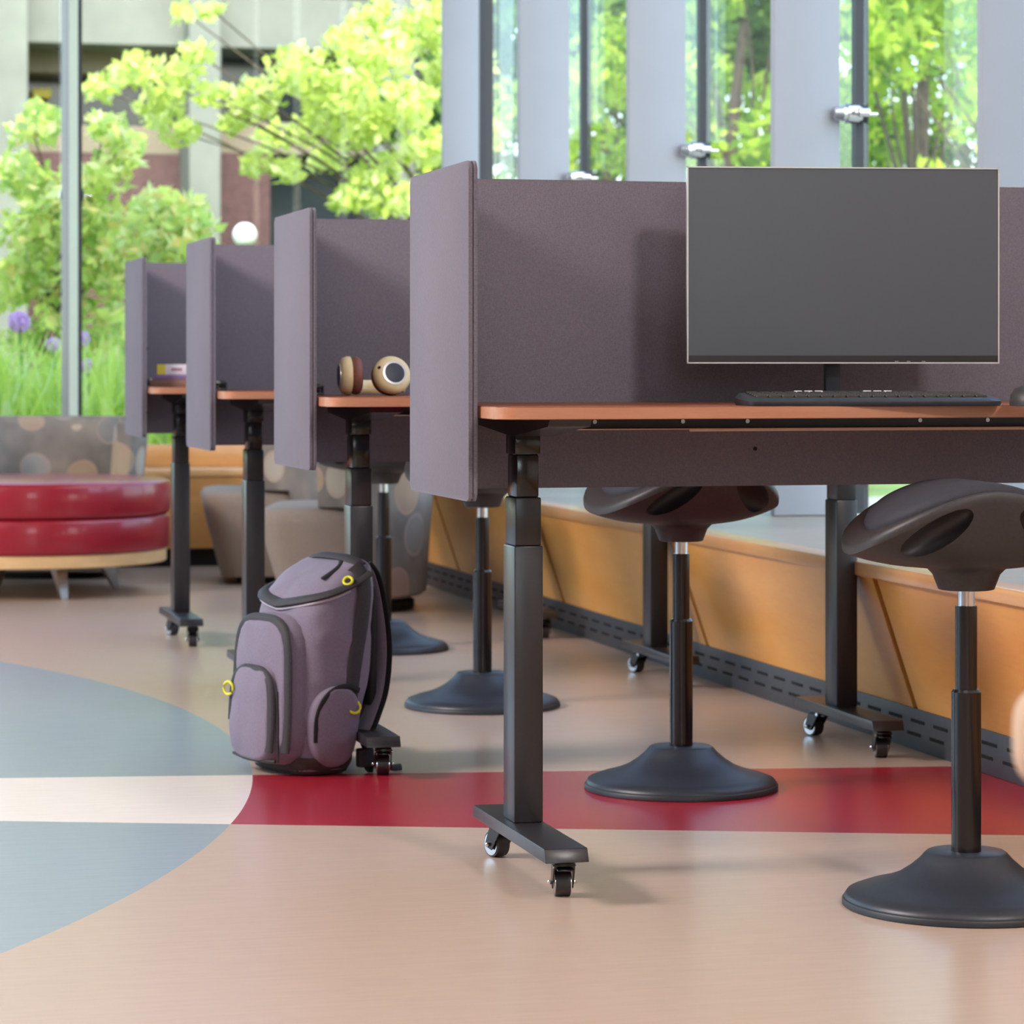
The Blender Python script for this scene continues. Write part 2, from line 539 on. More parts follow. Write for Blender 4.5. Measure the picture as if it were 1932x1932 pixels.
# built-in bench along the glass, undercut maple panels over a slotted metal kick board
b = new()
seams = [2.93, 4.36, 5.785, 7.21, 8.63, 10.05, 11.48]
ys = [Y0] + seams + [11.9]
for a, c in zip(ys[:-1], ys[1:]):
    a2, c2 = a + 0.014, c - 0.014
    ringed(b, [[(2.245, y, 0.372), (2.265, y, 0.372), (2.36, y, 0.088), (2.34, y, 0.088)] for y in (a2, c2)])
wr = struct(obj('wall_right', b, 'maple', flat=True), 'undercut maple panelled bench front below the glass', 'bench wall')
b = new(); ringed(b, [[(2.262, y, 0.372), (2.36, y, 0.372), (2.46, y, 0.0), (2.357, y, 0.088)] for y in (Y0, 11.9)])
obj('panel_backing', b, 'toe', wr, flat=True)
b = new(); box(b, 2.232, 2.30, Y0, 11.74, 0.366, 0.397, 0.004)
struct(obj('trim_1', b, 'mapleedge'), 'maple lip along the top of the bench by the glass', 'bench ledge')
b = new(); box(b, 2.30, GX - 0.01, Y0, 11.9, 0.366, 0.396)
struct(obj('trim_2', b, 'sill', flat=True), 'pale stone sill between the maple lip and the glass fins', 'sill')
b = new(); box(b, 2.336, 2.352, Y0, 11.8, 0.0, 0.088, 0.002)
gr = struct(obj('baseboard_right', b, 'grille'), 'dark grey metal kick board with rows of slots', 'vent grille')
b = new()
y = 4.6
k = 0
while y < 11.6:
    for z in (0.034, 0.062):
        box(b, 2.3350, 2.3365, y + (0.02 if z < 0.05 else 0), y + 0.075 + (0.02 if z < 0.05 else 0), z - 0.0035, z + 0.0035)
    y += 0.125
    k += 1
obj('vent_slot', b, 'slot', gr, flat=True)

# bench along the far glass
b = new(); box(b, XW, 2.245, 11.75, 11.77, 0.075, 0.372)
wb = struct(obj('wall_back', b, 'mapleback', flat=True), 'maple bench front under the far glass wall', 'bench wall')
b = new(); box(b, XW, 2.36, 11.80, 11.83, 0.0, 0.38)
obj('toe_kick', b, 'toe', wb, flat=True)
b = new(); box(b, XW, 2.30, 11.74, 12.0, 0.366, 0.397, 0.004)
struct(obj('trim_3', b, 'mapleedge'), 'bright maple ledge on the far bench', 'bench ledge')
b = new(); box(b, XW, GX, 11.99, 12.16, 0.397, 0.487, 0.003)
struct(obj('trim_4', b, 'mapleback'), 'maple upstand under the far glass', 'sill')

# glass, joints, fins and clamps on the bench side
def clamp(x, y, parent, along='x'):
    """Spider fitting that ties a fin to the glass joint."""
    M = Matrix.Translation((x, y, 1.515)) @ (Matrix.Identity(4) if along == 'x' else Matrix.Rotation(PI / 2, 4, 'Z'))
    b = new()
    t = bmesh.new()
    cyl(t, (-0.055, 0, 0), (-0.03, 0, 0), 0.018, 0.022)
    cyl(t, (-0.03, 0, 0), (0.028, 0, 0), 0.023)
    cyl(t, (-0.018, 0, 0), (0.016, 0, 0), 0.028)
    cyl(t, (0.04, 0, 0), (0.075, 0, 0), 0.005)
    box(t, -0.01, 0.01, -0.05, 0.05, -0.006, 0.006, 0.003)
    for s in (-1, 1):
        cyl(t, (0.0, s * 0.05, 0), (0.03, s * 0.05, 0), 0.012)
    merge(b, t, M)
    o = obj('clamp', b, 'chrome', parent)
    b = new()
    t = bmesh.new()
    cyl(t, (0.026, 0, 0), (0.042, 0, 0), 0.024)
    merge(b, t, M)
    obj('washer', b, 'rubber', o)
    return o

YJ = [11.97, 10.53, 9.09, 7.67, 6.23, 4.79]
def window(n, x0, x1, y0, y1, label, z0=0.40, z1=4.7):
    b = new(); box(b, x0, x1, y0, y1, z0, z1)
    return struct(obj('window_%d' % n, b, 'glass', flat=True), label, 'window')
names = ['glass pane by the far corner, behind the pale corner fin', 'glass pane between the second and third pale fins',
         'glass pane seen left of the monitor top between two fins', 'glass pane above the monitor with a chrome clamp', 'glass pane at the edge of the picture beside the widest fin']
for i in range(5):
    w = window(i + 1, GX, GX + 0.014, YJ[i + 1] + 0.012, YJ[i] - 0.012, names[i])
    b = new(); box(b, GX - 0.012, GX + 0.026, YJ[i + 1] - 0.016, YJ[i + 1] + 0.016, 0.40, 4.7)
    obj('joint', b, 'rubber', w, flat=True)
    clamp(GX - 0.03, YJ[i + 1] - 0.035, w)
b = new(); box(b, GX - 0.03, GX + 0.03, GY - 0.03, GY + 0.05, 0.40, 4.75)
struct(obj('trim_5', b, 'rubber', flat=True), 'dark post where the two glass walls meet', 'corner post')
for i, yj in enumerate([11.90] + YJ[1:]):
    b = new(); box(b, 2.677 + (0.02 if i == 0 else 0), 2.872 - (0.02 if i == 0 else 0), yj - 0.018, yj + 0.018, 0.397, 4.8, 0.006, 2)
    struct(obj('trim_%d' % (6 + i), b, 'fin'), ['pale corner fin beside the dark glass post', 'pale grey fin rising behind the panel of the monitor desk, next to the corner fin',
        'pale grey fin midway between the near desk side panel and the monitor', 'pale grey fin right above the monitor top', 'broad pale grey fin cut by the picture edge beside the monitor', 'pale grey fin at the end of the glass'][i], 'glass fin')
# far glass wall
xs = [2.90, 1.150, -0.60, -2.35, -4.10, -5.85]
for i in range(5):
    w = window(6 + i, xs[i + 1] + 0.02, xs[i] - 0.02, GY, GY + 0.014, ['far glass pane between the corner fin and the slim mullion', 'far glass pane past the slim mullion, over the patterned chair', 'far glass pane third from the corner', 'far glass pane fourth from the corner', 'far glass pane fifth from the corner'][i], 0.487)
    b = new(); box(b, xs[i + 1] + 0.0185, xs[i + 1] + 0.032, GY - 0.37, GY + 0.02, 0.487, 4.75)
    obj('joint', b, 'rubber', w, flat=True)
    if i == 0: clamp(xs[i + 1] + 0.03, GY - 0.02, w)
for i, x in enumerate(xs[1:4]):
    b = new(); box(b, x - 0.018, x + 0.018, GY - 0.36, GY - 0.03, 0.487, 4.8, 0.004)
    fo = obj('trim_%d' % (12 + i), b, 'mullion')
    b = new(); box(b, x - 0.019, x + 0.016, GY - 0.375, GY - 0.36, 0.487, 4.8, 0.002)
    obj('lit_front_face', b, 'litfront', fo)
    struct(fo, ['slim pale mullion fin on the far glass above the patterned chair', 'mullion fin one pane further', 'mullion fin two panes further'][i], 'glass fin')
window(11, XW - 0.11, XW - 0.1, 5.0, GY, 'tall window opposite the bench', 0.3, 4.5)

b = new(); box(b, -0.6, 1.1, Y0 - 0.11, Y0 - 0.1, 1.5, 3.7)  # unseen window, added so the monitor's left side reflects brighter
struct(obj('window_12', b, 'glass', flat=True), 'window added in the end wall to be reflected in the monitor', 'window')

# ================================================================== OUTDOORS
b = new(); box(b, -30, 40, GY + 0.45, 60, 0.0, 0.22); box(b, 9.0, 40, -10, GY + 0.45, 0.0, 0.22); box(b, -40, XW - 0.25, -15, GY + 0.45, 0.0, 0.22)
struct(obj('ground', b, 'ground', flat=True), 'planted garden ground outside the glass', 'ground')

b = new(); box(b, GX + 0.16, 9.0, -10, GY + 0.45, 0.0, 0.215)
struct(obj('ground_paving', b, 'outside', flat=True), 'grey paving outside the bench side glass', 'paving')

def leafcloud(clumps, size, seed, stretch=0.55, drop=0.0):
    """Bent leaf blades scattered in ellipsoid clumps (x, y, z, rx, ry, rz, count)."""
    r = np.random.default_rng(seed)
    P = []
    for (x, y, z, rx, ry, rz, n) in clumps:
        d = r.normal(size=(n, 3))
        d /= np.linalg.norm(d, axis=1)[:, None]
        d *= (r.random(n) ** 0.45)[:, None]
        P.append(d * (rx, ry, rz) + (x, y, z))
    P = np.concatenate(P)
    n = len(P)
    a = r.normal(size=(n, 3)) + (0, 0, -drop)
    a /= np.linalg.norm(a, axis=1)[:, None]
    q = r.normal(size=(n, 3)) + (0, -0.6, 0.9)
    w = np.cross(a, q)
    w /= np.linalg.norm(w, axis=1)[:, None]
    nn = np.cross(a, w)
    L = (size * (0.6 + 0.8 * r.random(n)))[:, None]
    V = np.stack([P - a * L * .5, P + w * L * stretch * .5 + nn * L * .08, P + a * L * .5, P - w * L * stretch * .5 + nn * L * .08], axis=1).reshape(-1, 3)
    return V, np.arange(4 * n).reshape(n, 4)

def tree(name, label, cat, base, clumps, leaf, m, trunk_r, seed, group=None, stems=None, drop=0.2):
    t = thing(name, label, cat, base, group=group)
    B = Vector(base)
    cl = [(c[0] - B.x, c[1] - B.y, c[2] - B.z) + tuple(c[3:]) for c in clumps]
    V, Q = leafcloud(cl, leaf, seed, drop=drop)
    npmesh('crown', V, Q, m, t)
    rr = random.Random(seed)
    top = max(c[2] for c in cl)
    fork = top * 0.4
    b = new()
    tube(b, smoothpath([(0, 0, -0.02), (rr.uniform(-.05, .05), 0, fork * 0.5), (rr.uniform(-.1, .1), 0.05, fork), (0.05, 0.0, top * 0.8)], 4), [trunk_r * (1 - 0.055 * i) for i in range(13)], 8)
    obj('trunk', b, 'bark', t)
    b = new()
    for c in cl[: (stems or 14)]:
        e = Vector(c[:3])
        s = Vector((0, 0, min(fork, max(0.1, e.z * 0.6))))
        mid = (s + e) / 2 + Vector((rr.uniform(-.1, .1), rr.uniform(-.1, .1), 0.12))
        p = smoothpath([s, mid, e], 4)
        tube(b, p, [max(0.005, min(0.016, trunk_r * 0.3) * (1 - i / len(p))) for i in range(len(p))], 6)
    obj('branch', b, 'bark', t)
    return t

def clump(px, py, rpx, D, n, flat=0.75, depth=0.5):
    x, y, z = at(px, D, py)
    r = rpx * D / F
    return (x, y, z, r, r + depth, r * flat, n)

# maple whose branches reach across the far glass
D1 = 17.0
mc = []
for px, py, r, n in [(330, 150, 75, 150), (250, 130, 60, 110), (190, 165, 40, 60), (370, 100, 40, 50), (300, 205, 60, 110), (340, 250, 45, 70), (400, 180, 40, 40),
                     (350, 25, 30, 40), (400, 18, 26, 30),
                     (480, 190, 70, 160), (560, 130, 80, 190), (640, 170, 90, 240), (720, 110, 90, 260), (790, 60, 70, 220), (760, 200, 80, 220), (680, 240, 70, 170),
                     (590, 240, 60, 120), (520, 260, 50, 80), (480, 310, 40, 60), (540, 320, 40, 60), (620, 300, 45, 70), (800, 280, 60, 140), (730, 310, 55, 110), (690, 340, 45, 80),
                     (660, 375, 40, 90), (740, 380, 60, 140), (820, 360, 50, 110), (700, 30, 55, 120), (650, 75, 50, 100), (440, 230, 35, 40), (860, 120, 90, 240), (880, 260, 80, 200), (850, 20, 90, 220)]:
    mc.append(clump(px, py, r * 0.8, D1 + random.uniform(-.6, .6), int(n * 1.0), 0.75, 0.3))
bx, by = at(905, 17.6)
tree('maple_tree', 'young maple with bright yellow-green leaves reaching across the far glass', 'tree', (bx, by, 0.22), mc, 0.085, 'maplel', 0.07, 3, stems=12)
# shrubs in front of it
sc_ = []
for px, py, r, n in [(60, 240, 60, 70), (200, 235, 45, 60), (240, 270, 40, 60), (30, 330, 60, 130), (110, 370, 90, 220), (200, 330, 60, 110), (60, 440, 90, 240), (180, 430, 90, 260), (240, 300, 30, 40),
                     (20, 540, 70, 150), (110, 520, 90, 230), (200, 510, 70, 170), (150, 600, 60, 70), (190, 660, 60, 110), (120, 680, 50, 90), (40, 640, 50, 80), (90, 600, 40, 40), (70, 210, 26, 30), (100, 225, 26, 30)]:
    sc_.append(clump(px, py, r * 0.85, 15.2 + random.uniform(-.3, .3), int(n * 1.2), 0.85, 0.25))
bx, by = at(95, 15.3)
tree('garden_shrub', 'leafy yellow-green shrub behind the slim mullion of the far glass', 'shrub', (bx, by, 0.22), sc_, 0.085, 'shrubl', 0.04, 5, stems=16)
sc_ = []
for px, py, r, n in [(300, 400, 70, 150), (360, 390, 40, 70), (380, 430, 40, 70), (300, 470, 80, 190), (360, 470, 50, 110), (240, 470, 60, 120), (230, 540, 50, 100), (290, 380, 35, 60), (330, 540, 60, 130), (250, 620, 50, 60), (290, 600, 50, 90), (225, 600, 40, 80), (215, 680, 45, 90), (400, 500, 50, 100)]:
    sc_.append(clump(px, py, r * 0.85, 14.6 + random.uniform(-.3, .3), int(n * 1.2), 0.85, 0.25))
bx, by = at(300, 14.7)
tree('garden_shrub', 'rounded shrub with a few orange leaves rising over the back desks panels', 'shrub', (bx, by, 0.22), sc_, 0.08, 'shrubl', 0.035, 6, stems=12)

# tall grass, counted by nobody
r = np.random.default_rng(11)
n = 5200
gx = r.uniform(-1.2, 3.6, n); gy = GY + 1.0 + r.random(n) * 2.6
hgt = 0.34 + 0.46 * r.random(n) * (1 - 0.1 * (gx > 1.6))
lean = r.normal(size=(n, 2)) * 0.16
wd = 0.012
th_ = r.uniform(0, PI, n)
ux, uy = np.cos(th_) * wd, np.sin(th_) * wd
base = np.stack([gx, gy, np.full(n, 0.21)], 1)
mid = base + np.stack([lean[:, 0] * .35, lean[:, 1] * .35, hgt * .6], 1)
tip = base + np.stack([lean[:, 0] * 1.3, lean[:, 1] * 1.3, hgt], 1)
u = np.stack([ux, uy, np.zeros(n)], 1)
V = np.stack([base - u, base + u, mid + u, mid - u, mid - u, mid + u, tip + u * .1, tip - u * .1], 1).reshape(-1, 3)
g = npmesh('ornamental_grass', V, np.arange(8 * n).reshape(-1, 4), 'grassl')
tag(g, 'tall bright green grass growing outside the far glass', 'grass', kind='stuff')

# alliums and globe lamp
def allium(px, py, D, r, m, label):
    x, y, z = at(px, D, py)
    t = thing('allium_flower', label, 'flower', (x, y, 0.2), group='alliums in the grass')
    zz = z - 0.2
    b = new()
    rr = random.Random(int(px))
    for i in range(170):
        d = Vector((rr.gauss(0, 1), rr.gauss(0, 1), rr.gauss(0, 1))).normalized()
        c = d * r * rr.uniform(0.75, 1.0)
        blob(b, (c.x, c.y, zz + c.z), (r * .16,) * 3, 6)
    blob(b, (0, 0, zz), (r * .72,) * 3, 12)
    obj('flower_head', b, m, t)
    b = new(); tube(b, [(0, 0, 0), (0.02, 0, zz * .5), (0, 0, zz)], 0.008, 6)
    obj('stem', b, 'stem', t)
allium(36, 608, 13.7, 0.052, 'purple', 'large purple allium head among leaves near the picture edge')
allium(150, 640, 13.7, 0.045, 'purple', 'purple allium half hidden by the slim mullion')
allium(164, 690, 13.5, 0.035, 'palelilac', 'small pale lilac allium low beside the slim mullion')
allium(100, 650, 13.9, 0.036, 'palelilac', 'pale lilac allium just before the slim mullion')
x, y, z = at(462, 21.0, 443)
t = thing('globe_lamp', 'white globe lamp on a post beyond the garden', 'lamp', (x, y, 0.2))
b = new(); blob(b, (0, 0, z - 0.2), (0.087,) * 3, 24); obj('globe', b, 'globe', t)
b = new(); cyl(b, (0, 0, 0), (0, 0, z - 0.28), 0.03); cyl(b, (0, 0, z - 0.29), (0, 0, z - 0.26), 0.05); obj('post', b, 'grille', t)

# concrete building across the garden
YB = 27.0
bl = thing('concrete_building', 'grey concrete and maroon brick building across the garden', 'building', (0, YB, 0.2))
def fac(name, px0, px1, py0, py1, y0, y1, m, parent=bl):
    xa, _, za = wy(px0, py1, YB)
    xb, _, zb = wy(px1, py0, YB)
    b = new(); box(b, xa, xb, y0, y1, max(0.0, za - 0.2), zb - 0.2, 0.01, 1)
    return obj(name, b, m, parent)
fac('wall', -400, 960, -900, 700, 1.2, 1.8, 'darkglass')
fac('beam', -400, 960, 8, 68, 0.0, 1.2, 'concrete')
fac('soffit_panel', -400, 425, 68, 112, 0.6, 1.2, 'concretebeige')
fac('window_band', 425, 960, 70, 250, 0.9, 1.25, 'darkglass')
fac('column', -200, 48, -900, 700, -0.3, 0.9, 'concrete')
fac('column', 348, 408, -900, 700, -0.3, 0.9, 'concrete')
fac('column', 700, 770, -900, 700, -0.3, 0.9, 'concrete')
fac('spandrel', 48, 348, 235, 285, 0.3, 1.2, 'concretebeige')
fac('spandrel', 408, 960, 235, 285, 0.3, 1.2, 'concretebeige')
fac('brick_wall', 48, 348, 285, 700, 0.3, 1.2, 'brick')
fac('brick_wall', 408, 520, 285, 700, 0.3, 1.2, 'brick')
fac('glazing', 520, 960, 285, 700, 0.7, 1.2, 'darkglass')
fac('yellow_window_ledge', 75, 112, 152, 170, 0.8, 1.2, 'bookyellow')  # small yellow ledge on the facade
fac('parapet', -400, 960, -420, -330, 0.0, 1.2, 'concrete')

# trees beyond the bench side glass
def roundtree(name, label, px, D, ztop, rad, m, n, leaf, seed, group='trees beyond the bench glass'):
    x, y = at(px, D)
    rr = random.Random(seed)
    cl = []
    for i in range(26):
        a = rr.uniform(0, 2 * PI)
        q = rad * math.sqrt(rr.random())
        z = rr.uniform(0.35, ztop)
        q *= 0.55 + 0.6 * math.sin(PI * min(1, max(0.05, z / ztop)))
        s = rad * rr.uniform(.22, .36)
        cl.append((x + q * math.cos(a), y + q * math.sin(a), z, s, s, s * .7, n // 26))
    return tree(name, label, 'tree', (x, y, 0.2), cl, leaf, m, 0.09, seed, group, 20)
roundtree('leafy_tree', 'yellow-green tree seen just over the monitor', 1730, 17.5, 3.6, 1.15, 'treel', 4200, 0.10, 21)
roundtree('leafy_tree', 'yellow-green tree between the two fins left of the monitor clamp', 1390, 19.0, 3.8, 1.2, 'treel', 4200, 0.10, 22)
roundtree('leafy_tree', 'loose green tree behind the glass beside the second fin', 1130, 21.0, 3.2, 1.1, 'treel', 3200, 0.10, 23)
roundtree('dark_leafy_tree', 'dark green tree behind the yellow-green one over the monitor', 1840, 24.0, 5.2, 1.9, 'darkl', 9000, 0.15, 24)
roundtree('dark_leafy_tree', 'dark green tree in the gap above the monitor corner', 1560, 25.0, 4.6, 1.7, 'darkl', 9000, 0.15, 25)
roundtree('dark_leafy_tree', 'dark green tree behind the chrome clamps far along', 1270, 27.0, 4.4, 1.8, 'darkl', 9000, 0.15, 26)
roundtree('dark_leafy_tree', 'dark green tree just past the dark corner post', 1010, 24.5, 4.0, 1.7, 'darkl', 8000, 0.15, 27)
roundtree('leafy_tree', 'bright tree at the picture edge past the broad fin', 1960, 16.5, 3.6, 1.0, 'treel', 3000, 0.10, 28)

# ================================================================== DESKS
OX, OY = 1.65, 4.46
XL, XR = 1.040, 2.262         # desk edges
YF, YS = 4.193, 4.728         # front edge, screen face
LEGX = (1.160, 2.215)
PITCH = 1.367

def rel(bm):
    bmesh.ops.translate(bm, vec=(-OX, -OY, 0), verts=bm.verts)
    return bm

desk = thing('standing_desk', 'standing desk with grey privacy panels and a monitor and keyboard on its cherry top', 'desk', (OX, OY, 0), group='standing desks in a row')
b = new(); prism(b, rrect(XL, XR, YF, YS, 0.032), 0.7335, 0.7525, 0.0025)
tt = obj('tabletop', rel(b), 'cherry', desk)
# edge band: a thin skin around the rim
b = new()
o_, i_ = rrect(XL - 0.0012, XR + 0.0012, YF - 0.0012, YS, 0.033), rrect(XL + 0.001, XR - 0.001, YF + 0.001, YS - 0.001, 0.031)
ringed(b, [[(x, y, 0.7345) for x, y in i_], [(x, y, 0.7345) for x, y in o_], [(x, y, 0.7515) for x, y in o_], [(x, y, 0.7515) for x, y in i_]], True, False)
obj('edge_band', rel(b), 'cherryedge', tt)

def panel(bm, x0, x1, y0, y1, z0, z1, axis):
    """Two felt layers with a seam between, softly rounded corners."""
    if axis == 'x':
        m = (x0 + x1) / 2
        for a, c in ((x0, m - 0.0008), (m + 0.0008, x1)):
            M = Matrix(((0, 0, 1, a), (1, 0, 0, 0), (0, 1, 0, 0), (0, 0, 0, 1)))
            prism(bm, rrect(y0, y1, z0, z1, 0.012), 0, c - a, 0.002, M)
        box(bm, m - 0.001, m + 0.001, y0 + 0.004, y1 - 0.004, z0 + 0.004, z1 - 0.004)
    else:
        M = Matrix(((1, 0, 0, 0), (0, 0, 1, y0), (0, 1, 0, 0), (0, 0, 0, 1)))
        prism(bm, rrect(x0, x1, z0, z1, 0.008), 0, y1 - y0, 0.002, M)
b = new(); panel(b, 1.020, 1.034, 4.318, 4.742, 0.607, 1.127, 'x')
obj('side_screen', rel(b), 'screenfab', desk)
b = new(); panel(b, 1.0345, XR + 0.02, YS + 0.001, YS + 0.015, 0.609, 1.126, 'y')
bs = obj('back_screen', rel(b), 'screenfab', desk)
for x, z in ((1.085, 0.866), (1.085, 0.672), (1.62, 0.672)):
    b = new(); cyl(b, (x, YS - 0.0005, z), (x, YS + 0.001, z), 0.0035, None, 10)
    obj('panel_pin', rel(b), 'slot', bs)
for x in (1.095, 2.18):
    b = new()
    box(b, x - 0.021, x + 0.021, YS - 0.05, YS, 0.7526, 0.757, 0.001)
    box(b, x - 0.020, x + 0.020, YS - 0.012, YS - 0.001, 0.757, 0.776, 0.002)
    cyl(b, (x - 0.02, YS - 0.035, 0.757), (x - 0.02, YS - 0.035, 0.772), 0.0035)
    cyl(b, (x + 0.02, YS - 0.035, 0.757), (x + 0.02, YS - 0.035, 0.772), 0.0035)
    box(b, x - 0.02, x + 0.02, YS - 0.04, YS - 0.03, 0.766, 0.772, 0.002)
    obj('screen_clip', rel(b), 'blackgloss', desk)
# frame beneath the top
b = new(); box(b, 1.18, 2.2, 4.505, 4.511, 0.7125, 0.7335); box(b, 1.18, 2.2, 4.47, 4.511, 0.711, 0.7135)
cb = obj('crossbeam', rel(b), 'black', desk)
b = new(); box(b, 1.42, 2.2, 4.466, 4.4705, 0.7085, 0.7135, 0.0008); box(b, 1.196, 1.421, 4.467, 4.4705, 0.7115, 0.7135, 0.0005)  # thin strip that carries the painted highlight of the crossbeam
obj('beam_lip_highlight', rel(b), 'lipglint', cb)
for x in (1.225, 1.272, 1.42, 1.53, 1.83, 1.95, 2.1):
    b = new(); cyl(b, (x, 4.503, 0.724), (x, 4.5055, 0.724), 0.0035, None, 10)
    obj('screw', rel(b), 'steel', cb)
for lx in LEGX:
    b = new()
    ringed(b, [[(lx - 0.033, 4.24, 0.7334), (lx + 0.033, 4.24, 0.7334), (lx + 0.033, 4.25, 0.722), (lx - 0.033, 4.25, 0.722)],
               [(lx - 0.033, 4.47, 0.7334), (lx + 0.033, 4.47, 0.7334), (lx + 0.033, 4.47, 0.702), (lx - 0.033, 4.47, 0.702)],
               [(lx - 0.033, 4.70, 0.7334), (lx + 0.033, 4.70, 0.7334), (lx + 0.033, 4.70, 0.716), (lx - 0.033, 4.70, 0.716)]])
    obj('mounting_bracket', rel(b), 'blackgloss', desk)
    yc = 4.530
    b = new(); box(b, lx - 0.024, lx + 0.024, yc - 0.036, yc + 0.036, 0.086, 0.527, 0.003)
    lg = obj('leg', rel(b), 'black', desk)
    b = new(); box(b, lx - 0.0215, lx + 0.0215, yc - 0.033, yc + 0.033, 0.527, 0.604, 0.0025)
    obj('middle_column', rel(b), 'black', lg)
    b = new(); box(b, lx - 0.0185, lx + 0.0185, yc - 0.029, yc + 0.029, 0.604, 0.672, 0.0025)
    box(b, lx - 0.0215, lx + 0.0215, yc - 0.03, yc + 0.03, 0.672, 0.706, 0.003)
    obj('inner_column', rel(b), 'blackgloss', lg)
    b = new()
    prof = [(4.233, 0.0655), (4.243, 0.086), (4.702, 0.086), (4.712, 0.0655)]
    fx = lx - 0.007
    ringed(b, [[(x, y, z) for y, z in prof] for x in (fx - 0.034, fx + 0.034)])
    bmesh.ops.bevel(b, geom=b.edges[:], offset=0.0015, segments=2, profile=0.5, affect='EDGES')
    ft = obj('foot', rel(b), 'black', desk)
    for yy, rot, dx in ((4.300, -0.15, 0.012), (4.675, 0.35, 0.012)):
        b = new()
        M = Matrix.Translation((fx + dx, yy, 0)) @ Matrix.Rotation(rot, 4, 'Z')
        cyl(t_ := bmesh.new(), (0, 0, 0.058), (0, 0, 0.0655), 0.012); merge(b, t_, M)
        t_ = bmesh.new()
        box(t_, -0.0165, 0.0165, -0.016, 0.018, 0.047, 0.058, 0.003)
        for s in (-1, 1):
            ringed(t_, [[(s * 0.0145, -0.016, 0.055), (s * 0.0145, 0.018, 0.055), (s * 0.0145, 0.034, 0.018), (s * 0.0145, 0.014, 0.013)],
                        [(s * 0.0165, -0.016, 0.055), (s * 0.0165, 0.018, 0.055), (s * 0.0165, 0.034, 0.018), (s * 0.0165, 0.014, 0.013)]])
        merge(b, t_, M)
        cs = obj('caster', rel(b), 'blackgloss', desk)
        b = new(); t_ = bmesh.new()
        cyl(t_, (-0.0115, 0.022, 0.0215), (0.0115, 0.022, 0.0215), 0.0213, None, 28); merge(b, t_, M)
        obj('wheel', rel(b), 'tread', cs)
        b = new(); t_ = bmesh.new()
        for s in (-1, 1):
            cyl(t_, (s * 0.0113, 0.022, 0.0215), (s * 0.0128, 0.022, 0.0215), 0.0185, None, 24)
            blob(t_, (s * 0.019, 0.022, 0.0215), (0.004, 0.004, 0.004), 10)
            cyl(t_, (s * 0.0125, 0.022, 0.0215), (s * 0.018, 0.022, 0.0215), 0.003, None, 8)
        cyl(t_, (-0.0175, -0.008, 0.050), (0.0175, -0.008, 0.050), 0.0035, None, 10)
        merge(b, t_, M)
        obj('wheel_hub', rel(b), 'chrome', cs)
        b = new(); t_ = bmesh.new()
        box(t_, -0.013, 0.013, -0.03, -0.012, 0.046, 0.049, 0.001); merge(b, t_, M)
        obj('brake_pedal', rel(b), 'blackgloss', cs)

dlabels = ['standing desk with cream headphones on it, behind the monitor desk and the backpack',
           'bare-topped standing desk between the headphones desk and the books desk',
           'standing desk with a stack of books on it, beside the red ottoman']
for i in range(3):
    copytree(desk, (OX, OY + PITCH * (i + 1), 0), 0, dlabels[i])

# ================================================================== MONITOR, KEYBOARD, MOUSE
mx, my = at(1591.5, 4.79)
RZ = -TH + math.radians(5.0)
mon = thing('monitor', 'large blank black monitor with a thin silver bezel on the near desk', 'monitor', (mx, my, 0.7525), RZ)
b = new(); box(b, -0.2565, 0.2565, 0.004, 0.026, 0.0665, 0.386, 0.006)
obj('back_shell', b, 'blackgloss', mon)
b = new()
for x0, x1, z0, z1 in ((-0.260, -0.2577, 0.065, 0.3875), (0.2577, 0.260, 0.065, 0.3875), (-0.260, 0.260, 0.065, 0.0672), (-0.260, 0.260, 0.3853, 0.3875)):
    box(b, x0, x1, -0.004, 0.008, z0, z1)
obj('bezel', b, 'bezel', mon)
b = new(); box(b, -0.2578, 0.2578, -0.002, 0.006, 0.0782, 0.3854)
obj('screen', b, 'panelglass', mon, flat=True)
b = new(); box(b, -0.2578, 0.2578, -0.003, 0.006, 0.0671, 0.0782)
ch = obj('chin', b, 'chin', mon, flat=True)
b = new()
for x in (0.085, 0.105, 0.13):
    box(b, x, x + 0.006, -0.0036, -0.0028, 0.0682, 0.0692)
obj('indicator_mark', b, 'steel', ch, flat=True)
b = new(); box(b, -0.024, 0.002, 0.03, 0.05, 0.006, 0.25, 0.003); box(b, -0.03, 0.03, 0.024, 0.045, 0.18, 0.25, 0.004)
obj('neck', b, 'plasticblue', mon)
b = new(); prism(b, rrect(-0.12, 0.10, -0.06, 0.085, 0.02), 0.0, 0.007, 0.002)
obj('base', b, 'blackgloss', mon)

kx, ky = at(1634, 4.53)
kb = thing('keyboard', 'dark slate keyboard lying in front of the monitor', 'keyboard', (kx, ky, 0.7525), -TH * 0.55)
b = new()
out = []
for x, y in rrect(-0.2, 0.2, -0.075, 0.06, 0.022, 8):
    out.append((x, y + 0.010 * (1 - (x / 0.2) ** 2) * (1 if y > 0 else -1)))
ringed(b, [[(x * .99, y * .97, 0.0) for x, y in out], [(x, y, 0.004) for x, y in out], [(x, y, 0.007 + 0.06 * (y + 0.075) * 0.6) for x, y in out], [(x * .97, y * .94, 0.011 + 0.06 * (y + 0.075)) for x, y in out]])
kbb = obj('case', b, 'plasticblue', kb)
b = new()
for row in range(5):
    ncol = 18
    for cc in range(ncol):
        x0 = -0.182 + cc * 0.0203
        y0 = -0.045 + row * 0.0185
        z0 = 0.011 + 0.06 * (y0 + 0.083)
        box(b, x0, x0 + 0.0175, y0, y0 + 0.0158, z0 - 0.003, z0 + 0.0035, 0.0015, 1)
obj('keys', b, 'plastic', kb)
